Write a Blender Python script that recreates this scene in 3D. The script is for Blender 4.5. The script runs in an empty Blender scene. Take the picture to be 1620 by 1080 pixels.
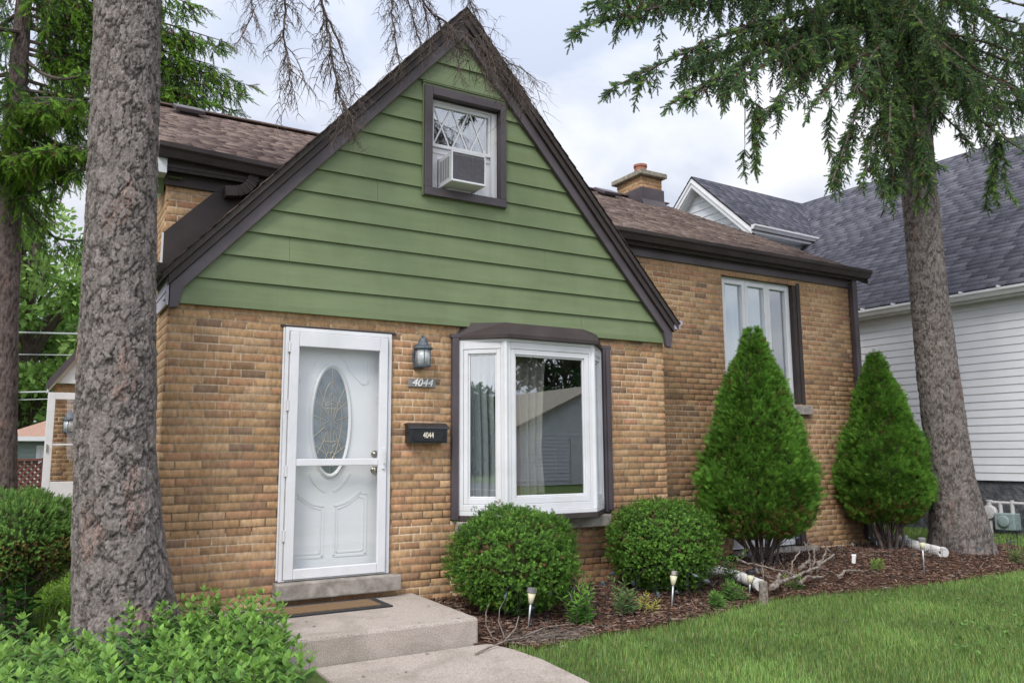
import bpy, math, random
import numpy as np
from mathutils import Vector, Matrix, noise as mnoise
random.seed(7)
RNG = np.random.default_rng(11)
R = math.radians
S = bpy.context.scene

# ------------------------------------------------------------------ camera, world, sun, exposure
cam_d = bpy.data.cameras.new("camera"); cam = bpy.data.objects.new("camera", cam_d)
S.collection.objects.link(cam); S.camera = cam
_M = np.array([[0.8603, -0.5098, -0.0063], [0.0647, 0.1214, -0.9905], [0.5057, 0.8517, 0.1374]])
_u, _s, _vt = np.linalg.svd(_M); _M = _u @ _vt
cam.matrix_world = Matrix(((_M[0][0], -_M[1][0], -_M[2][0], -0.88), (_M[0][1], -_M[1][1], -_M[2][1], -6.889),
                           (_M[0][2], -_M[1][2], -_M[2][2], 1.33), (0, 0, 0, 1)))
cam_d.sensor_width = 36; cam_d.lens = 1275 / 1620 * 36; cam_d.clip_end = 2000; cam_d.clip_start = .05

SUN_AZ, SUN_EL = R(232), R(47)            # azimuth clockwise from +y (north); light comes from the front left
sd = Vector((math.sin(SUN_AZ) * math.cos(SUN_EL), math.cos(SUN_AZ) * math.cos(SUN_EL), math.sin(SUN_EL)))
sun_d = bpy.data.lights.new("sun", 'SUN'); sun_d.energy = 1.5; sun_d.angle = R(20); sun_d.color = (1, .955, .89)
sun = bpy.data.objects.new("sun", sun_d); S.collection.objects.link(sun)
sun.rotation_euler = sd.to_track_quat('Z', 'Y').to_euler(); sun.location = (-10, -10, 20)

W = bpy.data.worlds.new("World"); S.world = W; W.use_nodes = True
nt = W.node_tree; N = nt.nodes; L = nt.links; N.clear()
def wn(t, **k):
    n = N.new(t)
    for a, b in k.items(): setattr(n, a, b)
    return n
def wmath(op, a, b=None, c=None, clamp=False):
    n = wn('ShaderNodeMath', operation=op); n.use_clamp = clamp
    for i, q in enumerate((a, b, c)):
        if q is None: continue
        if isinstance(q, (int, float)): n.inputs[i].default_value = q
        else: L.new(q, n.inputs[i])
    return n.outputs[0]
sky = wn('ShaderNodeTexSky', sky_type='NISHITA'); sky.sun_disc = False; sky.sun_elevation = SUN_EL; sky.sun_rotation = SUN_AZ
tc = wn('ShaderNodeTexCoord'); sep = wn('ShaderNodeSeparateXYZ'); L.new(tc.outputs['Generated'], sep.inputs[0])
zz = wmath('MAXIMUM', sep.outputs[2], 0.0); den = wmath('ADD', zz, .22)
cmb = wn('ShaderNodeCombineXYZ')
L.new(wmath('DIVIDE', sep.outputs[0], den), cmb.inputs[0]); L.new(wmath('DIVIDE', sep.outputs[1], den), cmb.inputs[1])
nz = wn('ShaderNodeTexNoise'); nz.inputs['Scale'].default_value = 1.6; nz.inputs['Detail'].default_value = 7
nz.inputs['Roughness'].default_value = .5; nz.inputs['Distortion'].default_value = .35
L.new(cmb.outputs[0], nz.inputs['Vector'])
rmp = wn('ShaderNodeValToRGB'); L.new(nz.outputs[0], rmp.inputs[0])
e = rmp.color_ramp.elements
e[0].position = .40; e[0].color = (.50, .555, .68, 1); e[1].position = .62; e[1].color = (.90, .905, .935, 1)
# an overcast sky is brightest overhead; the veiled sun side (behind the camera) is brighter than the far side
sidev = wmath('MAXIMUM', wmath('ADD', wmath('MULTIPLY', sep.outputs[1], -.80), wmath('MULTIPLY', sep.outputs[0], -.45)), 0.0)
br = wmath('ADD', wmath('ADD', wmath('MULTIPLY', zz, 1.0), .41), wmath('MULTIPLY', sidev, .95))
vm = wn('ShaderNodeVectorMath', operation='SCALE'); L.new(rmp.outputs[0], vm.inputs[0]); L.new(wmath('MULTIPLY', br, 9.0), vm.inputs['Scale'])
mx = wn('ShaderNodeMix', data_type='RGBA', blend_type='MIX'); mx.inputs[0].default_value = .05
L.new(vm.outputs[0], mx.inputs[6]); L.new(sky.outputs[0], mx.inputs[7])
bg = wn('ShaderNodeBackground'); bg.inputs[1].default_value = .10; L.new(mx.outputs[2], bg.inputs[0])
wo = wn('ShaderNodeOutputWorld'); L.new(bg.outputs[0], wo.inputs[0])
S.view_settings.view_transform = 'Standard'; S.view_settings.look = 'None'
S.view_settings.exposure = 0.88; S.view_settings.gamma = 1.0; S.view_settings.use_curve_mapping = False
S.cycles.max_bounces = 6; S.cycles.transparent_max_bounces = 12; S.cycles.diffuse_bounces = 3

# ------------------------------------------------------------------ materials
MATS = {}
def M(name, col, col2=None, scale=6, rough=.6, bump=0, bscale=None, attr=False, metal=0, spec=.4, transl=0, stretch=(1, 1, 1),
      detail=5, contrast=(.35, .65), bdist=.01, stain=None):
    m = bpy.data.materials.new(name); MATS[name] = m; m.use_nodes = True
    t = m.node_tree; n = t.nodes; l = t.links; b = n['Principled BSDF']
    b.inputs['Roughness'].default_value = rough; b.inputs['Metallic'].default_value = metal
    b.inputs['Specular IOR Level'].default_value = spec
    co = n.new('ShaderNodeTexCoord'); mp = n.new('ShaderNodeMapping'); mp.inputs['Scale'].default_value = stretch
    l.new(co.outputs['Object'], mp.inputs[0])
    src = None
    def noise(sc, det=detail):
        q = n.new('ShaderNodeTexNoise'); q.inputs['Scale'].default_value = sc; q.inputs['Detail'].default_value = det
        q.inputs['Roughness'].default_value = .6; l.new(mp.outputs[0], q.inputs['Vector']); return q
    if col2 is not None:
        q = noise(scale); r = n.new('ShaderNodeValToRGB'); l.new(q.outputs[0], r.inputs[0])
        r.color_ramp.elements[0].position = contrast[0]; r.color_ramp.elements[1].position = contrast[1]
        r.color_ramp.elements[0].color = (*col, 1); r.color_ramp.elements[1].color = (*col2, 1); src = r.outputs[0]
    if attr:
        a = n.new('ShaderNodeAttribute'); a.attribute_name = 'Col'
        if src is None: src = a.outputs[0]
        else:
            x = n.new('ShaderNodeMix'); x.data_type = 'RGBA'; x.blend_type = 'MULTIPLY'; x.inputs[0].default_value = 1
            l.new(a.outputs[0], x.inputs[6]); l.new(src, x.inputs[7]); src = x.outputs[2]
    if stain:
        q = n.new('ShaderNodeTexNoise'); q.inputs['Scale'].default_value = stain[0]; q.inputs['Detail'].default_value = 6; q.inputs['Roughness'].default_value = .65; q.inputs['Distortion'].default_value = .6
        mp2 = n.new('ShaderNodeMapping'); mp2.inputs['Scale'].default_value = stain[2] if len(stain) > 2 else (1, 1, 1); l.new(co.outputs['Object'], mp2.inputs[0]); l.new(mp2.outputs[0], q.inputs['Vector'])
        r = n.new('ShaderNodeValToRGB'); l.new(q.outputs[0], r.inputs[0]); r.color_ramp.elements[0].position = .36; r.color_ramp.elements[1].position = .56
        d_ = 1 - stain[1]; r.color_ramp.elements[0].color = (d_, d_, d_ * .97, 1); r.color_ramp.elements[1].color = (1, 1, 1, 1)
        x = n.new('ShaderNodeMix'); x.data_type = 'RGBA'; x.blend_type = 'MULTIPLY'; x.inputs[0].default_value = 1
        if src is None: x.inputs[6].default_value = (*col, 1)
        else: l.new(src, x.inputs[6])
        l.new(r.outputs[0], x.inputs[7]); src = x.outputs[2]
    if src is None: b.inputs['Base Color'].default_value = (*col, 1)
    else: l.new(src, b.inputs['Base Color'])
    if bump:
        q = noise(bscale or scale * 3); bp = n.new('ShaderNodeBump'); bp.inputs['Strength'].default_value = bump
        bp.inputs['Distance'].default_value = bdist; l.new(q.outputs[0], bp.inputs['Height']); l.new(bp.outputs[0], b.inputs['Normal'])
    if transl:
        tr = n.new('ShaderNodeBsdfTranslucent'); ms = n.new('ShaderNodeMixShader'); ms.inputs[0].default_value = transl
        if src is None: tr.inputs[0].default_value = (*col, 1)
        else: l.new(src, tr.inputs[0])
        l.new(b.outputs[0], ms.inputs[1]); l.new(tr.outputs[0], ms.inputs[2]); l.new(ms.outputs[0], n['Material Output'].inputs[0])
    return m
def glass_mat(name, tint, f0):
    m = bpy.data.materials.new(name); MATS[name] = m; m.use_nodes = True; t = m.node_tree; n = t.nodes; l = t.links; n.clear()
    g = n.new('ShaderNodeBsdfGlossy'); g.inputs['Roughness'].default_value = .004; g.inputs[0].default_value = (.95, .97, 1, 1)
    tr = n.new('ShaderNodeBsdfTransparent'); tr.inputs[0].default_value = (*tint, 1)
    # Schlick reflectance from the angle to the pane, the same from both sides
    ge = n.new('ShaderNodeNewGeometry'); dt = n.new('ShaderNodeVectorMath'); dt.operation = 'DOT_PRODUCT'; l.new(ge.outputs['Normal'], dt.inputs[0]); l.new(ge.outputs['Incoming'], dt.inputs[1])
    def mth(op, x, y):
        q = n.new('ShaderNodeMath'); q.operation = op
        for i, v in enumerate((x, y)):
            if v is None: continue
            if isinstance(v, (int, float)): q.inputs[i].default_value = v
            else: l.new(v, q.inputs[i])
        return q.outputs[0]
    ad_ = mth('ADD', mth('MULTIPLY', mth('POWER', mth('SUBTRACT', 1.0, mth('ABSOLUTE', dt.outputs['Value'], None)), 5.0), 1 - f0), f0)
    ms = n.new('ShaderNodeMixShader'); o = n.new('ShaderNodeOutputMaterial')
    l.new(ad_, ms.inputs[0]); l.new(tr.outputs[0], ms.inputs[1]); l.new(g.outputs[0], ms.inputs[2]); l.new(ms.outputs[0], o.inputs[0])
    return m
m_brick = M('brick', (.56, .53, .50), (1.16, 1.13, 1.09), scale=34, rough=.85, bump=.45, bscale=130, attr=True, spec=.2, stretch=(1, 1, .45), contrast=(.25, .7), bdist=.004, stain=(1.6, .20, (1, 1, .55)))
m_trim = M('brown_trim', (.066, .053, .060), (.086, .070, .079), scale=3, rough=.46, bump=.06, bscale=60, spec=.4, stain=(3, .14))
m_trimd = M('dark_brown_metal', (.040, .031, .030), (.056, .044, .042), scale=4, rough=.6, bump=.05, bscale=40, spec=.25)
m_siding = M('green_siding', (.148, .190, .094), (.170, .214, .110), scale=4, rough=.6, bump=.22, bscale=22, spec=.3, stretch=(.35, 1, 3.5), bdist=.004, stain=(2.2, .10, (1, 1, .35)))
m_shingle = M('brown_shingle', (.75, .75, .75), (1.2, 1.2, 1.2), scale=60, rough=.95, bump=.5, bscale=220, attr=True, spec=.1, bdist=.004)
m_deck = M('roof_edge', (.035, .028, .027), (.06, .048, .045), scale=30, rough=.9)
m_ridge = M('ridge_shingle', (.12, .088, .077), (.17, .125, .108), scale=20, rough=.95, bump=.4, bscale=120)
m_white = M('white_vinyl', (.62, .62, .645), (.67, .67, .69), scale=3, rough=.38, spec=.45, stain=(2.5, .07))
m_door = M('white_door', (.60, .605, .61), (.64, .645, .65), scale=2, rough=.4)
m_conc = M('concrete', (.33, .285, .25), (.46, .41, .365), scale=9, rough=.9, bump=.5, bscale=160, spec=.15, contrast=(.3, .7), bdist=.006)
m_conc2 = M('aggregate_concrete', (.30, .25, .22), (.52, .46, .41), scale=120, rough=.92, bump=.9, bscale=170, spec=.15, contrast=(.36, .62), bdist=.008, stain=(2.6, .24))
m_stone = M('sill_stone', (.20, .175, .155), (.40, .36, .32), scale=7, rough=.9, bump=.4, bscale=90, spec=.15, bdist=.005, stain=(5, .25))
m_bark = M('bark', (.66, .65, .65), (1.22, 1.20, 1.20), scale=34, rough=.95, bump=1.0, bscale=75, attr=True, spec=.1, stretch=(1, 1, .55), bdist=.02)
m_leaf = M('leaf', (.75, .75, .75), (1.2, 1.2, 1.2), scale=8, rough=.5, attr=True, spec=.22, transl=.38)
m_needle = M('needles', (.75, .75, .75), (1.25, 1.25, 1.2), scale=3, rough=.55, attr=True, spec=.2, transl=.28)
m_twig = M('twig', (.075, .058, .05), (.15, .118, .103), scale=20, rough=.9, spec=.1)
m_grass = M('grass_blade', (.8, .8, .8), (1.15, 1.15, 1.1), scale=1.2, rough=.5, attr=True, spec=.3, transl=.3)
m_ground = M('lawn_soil', (.06, .095, .025), (.10, .14, .045), scale=5, rough=.95, bump=.6, bscale=90, spec=.1, bdist=.03)
m_mulch = M('mulch_soil', (.045, .026, .018), (.115, .065, .043), scale=35, rough=.95, bump=1, bscale=70, spec=.1, bdist=.03)
m_chip = M('mulch_chip', (.8, .8, .8), (1.2, 1.2, 1.2), scale=40, rough=.9, attr=True, spec=.1)
m_black = M('black_metal', (.014, .015, .018), (.022, .023, .028), scale=20, rough=.38, spec=.5)
m_lantern = M('lantern_iron', (.045, .06, .075), (.10, .12, .14), scale=40, rough=.5, spec=.5, bump=.2, bscale=120)
m_brass = M('brass_came', (.42, .37, .27), rough=.45, metal=.6)
m_nickel = M('nickel', (.42, .38, .33), rough=.28, metal=1)
m_frost = M('frosted_lens', (.60, .56, .38), (.66, .63, .46), scale=6, rough=.5)
m_seed = M('seeded_glass', (.30, .32, .33), (.52, .54, .55), scale=40, rough=.12, spec=.8, stretch=(1, 1, .25))
m_acgrille = M('ac_grille', (.13, .12, .14), (.19, .18, .20), scale=40, rough=.6)
m_ac = M('ac_casing', (.62, .62, .64), (.70, .70, .72), scale=5, rough=.45)
m_curtain = M('curtain_cloth', (.25, .225, .20), (.32, .29, .26), scale=4, rough=.95)
m_sheer = M('sheer_cloth', (.40, .42, .43), (.52, .54, .55), scale=3, rough=.95, stretch=(6, 6, .3))
m_redc = M('rust_cloth', (.15, .045, .03), (.20, .07, .045), scale=6, rough=.95)
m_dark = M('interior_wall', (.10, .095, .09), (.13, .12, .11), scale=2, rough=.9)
m_pale = M('pale_blind', (.40, .44, .48), (.48, .52, .55), scale=3, rough=.9, stretch=(8, 8, .3))
m_shade = M('window_backing', (.045, .048, .055), (.06, .063, .07), scale=80, rough=.9)
m_glass = glass_mat('window_glass', (.95, .97, .97), .20)
m_glassd = glass_mat('door_glass', (.99, 1, 1), .05)
m_bevel = M('bevelled_glass', (.055, .072, .08), (.12, .145, .155), scale=9, rough=.07, spec=.9, bump=.25, bscale=14)
m_flue = M('terracotta', (.26, .10, .07), (.36, .16, .11), scale=12, rough=.85)
m_cap = M('chimney_cap', (.17, .155, .12), (.34, .31, .25), scale=14, rough=.95, bump=.5, bscale=50)
m_nroof = M('gray_shingle', (.78, .78, .78), (1.2, 1.2, 1.2), scale=50, rough=.95, bump=.4, bscale=200, attr=True, spec=.12, bdist=.004)
m_nsid = M('white_siding', (.60, .61, .65), (.66, .67, .70), scale=2, rough=.5)
m_found = M('painted_foundation', (.055, .057, .066), (.11, .112, .125), scale=6, rough=.8, bump=.8, bscale=8, bdist=.08)
m_hose = M('white_hose', (.44, .43, .415), (.58, .57, .55), scale=12, rough=.5)
m_wood = M('weathered_wood', (.10, .078, .062), (.30, .255, .22), scale=26, rough=.95, bump=1, bscale=70, stretch=(1, 1, 1))
m_coir = M('coir', (.17, .10, .05), (.26, .17, .09), scale=90, rough=1, bump=1, bscale=260, bdist=.01)
m_rubber = M('mat_rubber', (.018, .018, .02), (.03, .03, .034), scale=40, rough=.8)
m_pipe = M('gray_pipe_paint', (.42, .41, .42), (.52, .50, .50), scale=20, rough=.5)
m_meter = M('meter_green', (.19, .25, .25), (.25, .31, .31), scale=20, rough=.5)
m_galv = M('galvanised', (.42, .43, .45), (.55, .56, .57), scale=30, rough=.4, metal=.6)
m_gar = M('sage_siding', (.21, .26, .245), (.25, .30, .285), scale=2, rough=.6)
m_garr = M('red_shingle', (.28, .165, .12), (.36, .23, .175), scale=30, rough=.95, bump=.4, bscale=60)
m_lat = M('lattice_paint', (.14, .05, .038), (.18, .07, .055), scale=10, rough=.7)
m_road = M('asphalt', (.055, .055, .058), (.085, .085, .088), scale=30, rough=.9, bump=.3, bscale=120)
m_paint = M('number_white', (.82, .82, .80), rough=.4)
m_cream = M('number_cream', (.78, .72, .58), rough=.4)
m_plaque = M('plaque_gray', (.18, .17, .165), (.26, .25, .24), scale=40, rough=.8)
m_sunlt = M('sunlit_trim', (.34, .31, .37), (.40, .37, .43), scale=5, rough=.5)  # pale copy of the brown trim, sunlight put into the colour
m_wire = M('utility_cable', (.42, .45, .44), rough=.5)
m_pot = M('pot_glaze', (.5, .49, .46), rough=.5)

# ------------------------------------------------------------------ mesh helpers
ORG = {}
def link(o): S.collection.objects.link(o); return o
def tag(o, label=None, cat=None, group=None, kind=None):
    if label: o['label'] = label
    if cat: o['category'] = cat
    if group: o['group'] = group
    if kind: o['kind'] = kind
    return o
def thing(name, loc, label, cat, group=None):
    o = link(bpy.data.objects.new(name, None)); o.location = loc; o.empty_display_size = .2
    ORG[o] = np.array(loc, float); return tag(o, label, cat, group)
def finish(name, me, mat, parent, origin, smooth, bevel):
    for m in (mat if isinstance(mat, (list, tuple)) else [mat]): me.materials.append(m)
    if smooth: me.polygons.foreach_set('use_smooth', np.ones(len(me.polygons), bool))
    o = link(bpy.data.objects.new(name, me))
    if parent is not None: o.parent = parent; ORG[o] = ORG[parent]
    else: o.location = origin; ORG[o] = np.array(origin, float)
    if bevel:
        b = o.modifiers.new('bevel', 'BEVEL'); b.width = bevel; b.segments = 2; b.limit_method = 'ANGLE'; b.angle_limit = R(50)
    return o
def build_np(name, V, F, mat, parent=None, origin=(0, 0, 0), col=None, smooth=False):
    """V (n,3) world coordinates, F (m,k) faces with equal corner count"""
    V = np.asarray(V, np.float32); F = np.asarray(F, np.int32)
    org = ORG[parent] if parent is not None else np.array(origin, float)
    me = bpy.data.meshes.new(name); k = F.shape[1]
    me.vertices.add(len(V)); me.vertices.foreach_set('co', (V - org).astype(np.float32).ravel())
    me.loops.add(F.size); me.loops.foreach_set('vertex_index', F.ravel())
    me.polygons.add(len(F)); me.polygons.foreach_set('loop_start', np.arange(len(F), dtype=np.int32) * k)
    me.update(calc_edges=True)
    if col is not None:
        a = me.color_attributes.new('Col', 'FLOAT_COLOR', 'POINT')
        c = np.ones((len(V), 4), np.float32); c[:, :3] = col; a.data.foreach_set('color', c.ravel())
    return finish(name, me, mat, parent, origin, smooth, 0)
class MB:
    def __init__(s): s.v = []; s.f = []; s.c = []; s.m = []; s.cur = (1, 1, 1); s.mi = 0
    def add(s, vs, fs):
        o = len(s.v); s.v += [tuple(map(float, q)) for q in vs]; s.c += [s.cur] * len(vs)
        s.f += [tuple(o + i for i in q) for q in fs]; s.m += [s.mi] * len(fs); return s
    def box(s, a, b):
        x0, y0, z0 = map(min, zip(a, b)); x1, y1, z1 = map(max, zip(a, b))
        return s.add([(x0, y0, z0), (x1, y0, z0), (x1, y1, z0), (x0, y1, z0), (x0, y0, z1), (x1, y0, z1), (x1, y1, z1), (x0, y1, z1)],
                     [(0, 3, 2, 1), (4, 5, 6, 7), (0, 1, 5, 4), (1, 2, 6, 5), (2, 3, 7, 6), (3, 0, 4, 7)])
    def bar(s, p, q, w, h, up=(0, 0, 1)):
        p = Vector(p); q = Vector(q); d = (q - p).normalized(); u = Vector(up)
        sd_ = d.cross(u)
        if sd_.length < 1e-4: sd_ = d.cross(Vector((1, 0, 0)))
        sd_.normalize(); u = sd_.cross(d); a = sd_ * w / 2; b = u * h / 2
        vs = [p - a - b, p + a - b, p + a + b, p - a + b, q - a - b, q + a - b, q + a + b, q - a + b]
        return s.add(vs, [(0, 3, 2, 1), (4, 5, 6, 7), (0, 1, 5, 4), (1, 2, 6, 5), (2, 3, 7, 6), (3, 0, 4, 7)])
    def tube(s, pts, r, n=8, cap=True):
        pts = [Vector(p) for p in pts]; k = len(pts)
        rs = list(r) if isinstance(r, (list, tuple, np.ndarray)) else [r] * k
        vs = []; d0 = None; u = None
        for i, p in enumerate(pts):
            d = (pts[min(i + 1, k - 1)] - pts[max(i - 1, 0)])
            if d.length < 1e-7: d = Vector((0, 0, 1))
            d.normalize()
            if u is None:
                u = d.orthogonal().normalized()
            else:
                u = (u - d * u.dot(d))
                u = u.normalized() if u.length > 1e-5 else d.orthogonal().normalized()
            w = d.cross(u)
            for j in range(n):
                t = 2 * math.pi * j / n; vs.append(p + (u * math.cos(t) + w * math.sin(t)) * rs[i])
        fs = [(i * n + j, i * n + (j + 1) % n, (i + 1) * n + (j + 1) % n, (i + 1) * n + j) for i in range(k - 1) for j in range(n)]
        if cap: fs += [tuple(range(n))[::-1], tuple((k - 1) * n + j for j in range(n))]
        return s.add(vs, fs)
    def lathe(s, c, prof, n=20, axis='z'):
        vs = []
        for r, h in prof:
            for j in range(n):
                t = 2 * math.pi * j / n
                if axis == 'z': vs.append((c[0] + r * math.cos(t), c[1] + r * math.sin(t), c[2] + h))
                elif axis == 'y': vs.append((c[0] + r * math.cos(t), c[1] + h, c[2] + r * math.sin(t)))
                else: vs.append((c[0] + h, c[1] + r * math.cos(t), c[2] + r * math.sin(t)))
        k = len(prof)
        fs = [(i * n + j, i * n + (j + 1) % n, (i + 1) * n + (j + 1) % n, (i + 1) * n + j) for i in range(k - 1) for j in range(n)]
        fs += [tuple(range(n))[::-1], tuple((k - 1) * n + j for j in range(n))]
        return s.add(vs, fs)
    def prism(s, poly, axis, a, b):
        """poly: 2d points in the plane normal to axis ('x': (y,z), 'y': (x,z), 'z': (x,y)), extruded from a to b"""
        def P(p, h): return {'x': (h, p[0], p[1]), 'y': (p[0], h, p[1]), 'z': (p[0], p[1], h)}[axis]
        n = len(poly)
        return s.add([P(p, a) for p in poly] + [P(p, b) for p in poly],
                     [tuple(range(n))[::-1], tuple(range(n, 2 * n))] + [(i, (i + 1) % n, n + (i + 1) % n, n + i) for i in range(n)])
    def quad(s, a, b, c, d): return s.add([a, b, c, d], [(0, 1, 2, 3)])
    def build(s, name, mat, parent=None, origin=(0, 0, 0), smooth=False, bevel=0, attr=False):
        org = ORG[parent] if parent is not None else np.array(origin, float)
        me = bpy.data.meshes.new(name)
        me.from_pydata([(v[0] - org[0], v[1] - org[1], v[2] - org[2]) for v in s.v], [], s.f)
        if isinstance(mat, (list, tuple)): me.polygons.foreach_set('material_index', s.m)
        if attr:
            a = me.color_attributes.new('Col', 'FLOAT_COLOR', 'POINT')
            a.data.foreach_set('color', np.array([(*c, 1) for c in s.c], np.float32).ravel())
        import bmesh as _b
        bm = _b.new(); bm.from_mesh(me); _b.ops.recalc_face_normals(bm, faces=bm.faces); bm.to_mesh(me); bm.free()
        return finish(name, me, mat, parent, origin, smooth, bevel)
def frame_boxes(mb, x0, x1, z0, z1, w, y0, y1, wt=None, wb=None):
    """rectangular ring in the xz plane, pieces butted"""
    wt = wt or w; wb = wb or w
    mb.box((x0, y0, z0), (x0 + w, y1, z1)); mb.box((x1 - w, y0, z0), (x1, y1, z1))
    mb.box((x0 + w, y0, z0), (x1 - w, y1, z0 + wb)); mb.box((x0 + w, y0, z1 - wt), (x1 - w, y1, z1))
    return mb
def text(body, size, loc, rot, mat, parent, depth=.004, shear=0, sx=1.0):
    cu = bpy.data.curves.new('lettering', 'FONT'); cu.body = body; cu.size = size; cu.extrude = depth; cu.shear = shear
    cu.align_x = 'CENTER'; cu.align_y = 'CENTER'; cu.materials.append(mat)
    tmp = link(bpy.data.objects.new('lettering', cu)); bpy.context.view_layer.update()
    me = bpy.data.meshes.new_from_object(tmp.evaluated_get(bpy.context.evaluated_depsgraph_get())); bpy.data.objects.remove(tmp); bpy.data.curves.remove(cu)
    o = link(bpy.data.objects.new('lettering', me)); o.parent = parent
    o.location = Vector(loc) - Vector(ORG[parent]); o.rotation_euler = rot; o.scale = (sx, 1, 1); ORG[o] = ORG[parent]; return o

# ------------------------------------------------------------------ brick and shingle and siding generators
BRICKS = np.array([(.455, .292, .162), (.43, .268, .146), (.475, .315, .183), (.40, .240, .136), (.445, .258, .150), (.34, .212, .130), (.265, .175, .120), (.47, .315, .195), (.42, .230, .142)])
BPROB = np.array([.20, .18, .14, .14, .12, .08, .04, .06, .04])
MORTAR = (.47, .375, .275)
BW, BH = .2032, .0677
def brick_wall(name, parent, origin, u, n, length, z0, z1, holes=(), clip=None, thick=.18, row0=0, seed=1, dark=1.0):
    """running bond of separate brick faces set in a mortar sheet; origin on the face, u along it, n outward"""
    rg = np.random.default_rng(seed); o = np.array(origin, float); u = np.array(u, float); n = np.array(n, float); zv = np.array((0, 0, 1.))
    V = []; F = []; C = []
    def put(vs, fs, c):
        b = len(V); V.extend(vs); F.extend([tuple(b + i for i in q) for q in fs]); C.extend([c] * len(vs))
    def pt(a, z, d): return o + u * a + zv * (z - o[2]) + n * d
    # mortar backing: cells of the grid made by the hole edges, each a box
    xs = sorted({0., length, *[h[0] for h in holes], *[h[1] for h in holes]}); zs = sorted({z0, z1, *[h[2] for h in holes], *[h[3] for h in holes]})
    xs = [min(max(x, .010), length - .010) for x in xs if 0 <= x <= length]; zs = [z for z in zs if z0 <= z <= z1]
    for i in range(len(xs) - 1):
        for j in range(len(zs) - 1):
            cx = (xs[i] + xs[i + 1]) / 2; cz = (zs[j] + zs[j + 1]) / 2
            if any(h[0] < cx < h[1] and h[2] < cz < h[3] for h in holes): continue
            q = [pt(a, z, d) for d in (-.0021, -thick) for a, z in ((xs[i], zs[j]), (xs[i + 1], zs[j]), (xs[i + 1], zs[j + 1]), (xs[i], zs[j + 1]))]
            put(q, [(0, 1, 2, 3), (7, 6, 5, 4), (0, 4, 5, 1), (1, 5, 6, 2), (2, 6, 7, 3), (3, 7, 4, 0)], tuple(np.array(MORTAR) * dark))
    row = row0; z = z0
    while z < z1 - .01:
        a = -BW * (.5 if row % 2 else 0) + rg.normal(0, .012); zt = min(z + BH, z1); zm = (z + zt) / 2
        spans = [(0., length)]
        if clip: spans = [clip(zm)]
        for h in holes:
            if h[2] < zm < h[3]:
                ns = []
                for s0, s1 in spans:
                    if h[1] <= s0 or h[0] >= s1: ns.append((s0, s1)); continue
                    if h[0] > s0: ns.append((s0, h[0]))
                    if h[1] < s1: ns.append((h[1], s1))
                spans = ns
        while a < length:
            b = a + BW + rg.normal(0, .004)
            for s0, s1 in spans:
                p0 = max(a, s0) + (.005 if a > s0 else 0); p1 = min(b, s1) - (.005 if b < s1 else 0)
                if p1 - p0 < .02: continue
                g = .0056; j = rg.normal(0, .0016, 9); d0 = max(-.0008, rg.normal(0, .0008))
                x = [p0 + j[0], p1 + j[1], p1 + j[2], p0 + j[3]]; h = [z + g + j[4] * .7, z + g + j[5] * .7, zt - g + j[6] * .7, zt - g + j[7] * .7]
                cxx = (p0 + p1) / 2; ch = .0014
                vs = [pt(x[k] + (ch if x[k] < cxx else -ch), h[k] + (ch if h[k] < zm else -ch), d0) for k in range(4)]
                vs += [pt(x[k], h[k], d0 - ch) for k in range(4)] + [pt(x[k], h[k], -.02) for k in range(4)]
                c = BRICKS[rg.choice(len(BRICKS), p=BPROB)] * (1 + rg.normal(0, .075)) * dark
                put(vs, [(0, 1, 2, 3)] + [(k + 4, (k + 1) % 4 + 4, (k + 1) % 4, k) for k in range(4)] + [(k + 8, (k + 1) % 4 + 8, (k + 1) % 4 + 4, k + 4) for k in range(4)], tuple(np.clip(c, .02, .8)))
            a = b
        z += BH; row += 1
    return build_np(name, np.array(V), np.array(F), m_brick, parent, col=np.array(C))
def shingles(name, parent, p0, along, up, length, run, pal, expo=.14, tabw=.24, mat=None, seed=3, clipf=None, wj=.08, jit=.003):
    rg = np.random.default_rng(seed); p0 = np.array(p0, float); along = np.array(along, float); up = np.array(up, float); n = np.cross(along, up); n /= np.linalg.norm(n)
    if n[2] < 0: n = -n
    V = []; F = []; C = []; rows = int(run / expo) + 1; pal = np.array(pal)
    for r in range(rows):
        a = -rg.uniform(0, tabw)
        while a < length:
            w = tabw * rg.uniform(1 - wj * 4, 1 + wj * 4) if wj > .01 else tabw
            s0, s1 = max(a, 0), min(a + w - .004, length); a += w
            if s1 - s0 < .01: continue
            if clipf and not clipf((s0 + s1) / 2, r * expo): continue
            e0 = r * expo + rg.normal(0, jit); e1 = min(r * expo + expo * 1.25, run + .01); t = .010 + rg.uniform(0, .007)
            c = pal[rg.integers(len(pal))] * (1 + rg.normal(0, .07)); b = len(V)
            for s, e, h in ((s0, e0, t), (s1, e0, t), (s1, e1, .003), (s0, e1, .003), (s0, e0, 0), (s1, e0, 0), (s1, e1, 0), (s0, e1, 0)): V.append(p0 + along * s + up * e + n * h)
            F += [(b, b + 1, b + 2, b + 3), (b + 4, b + 5, b + 1, b), (b + 5, b + 6, b + 2, b + 1), (b + 7, b + 4, b, b + 3)]; C += [c] * 8
    return build_np(name, np.array(V), np.array(F), mat, parent, col=np.array(C))

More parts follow.
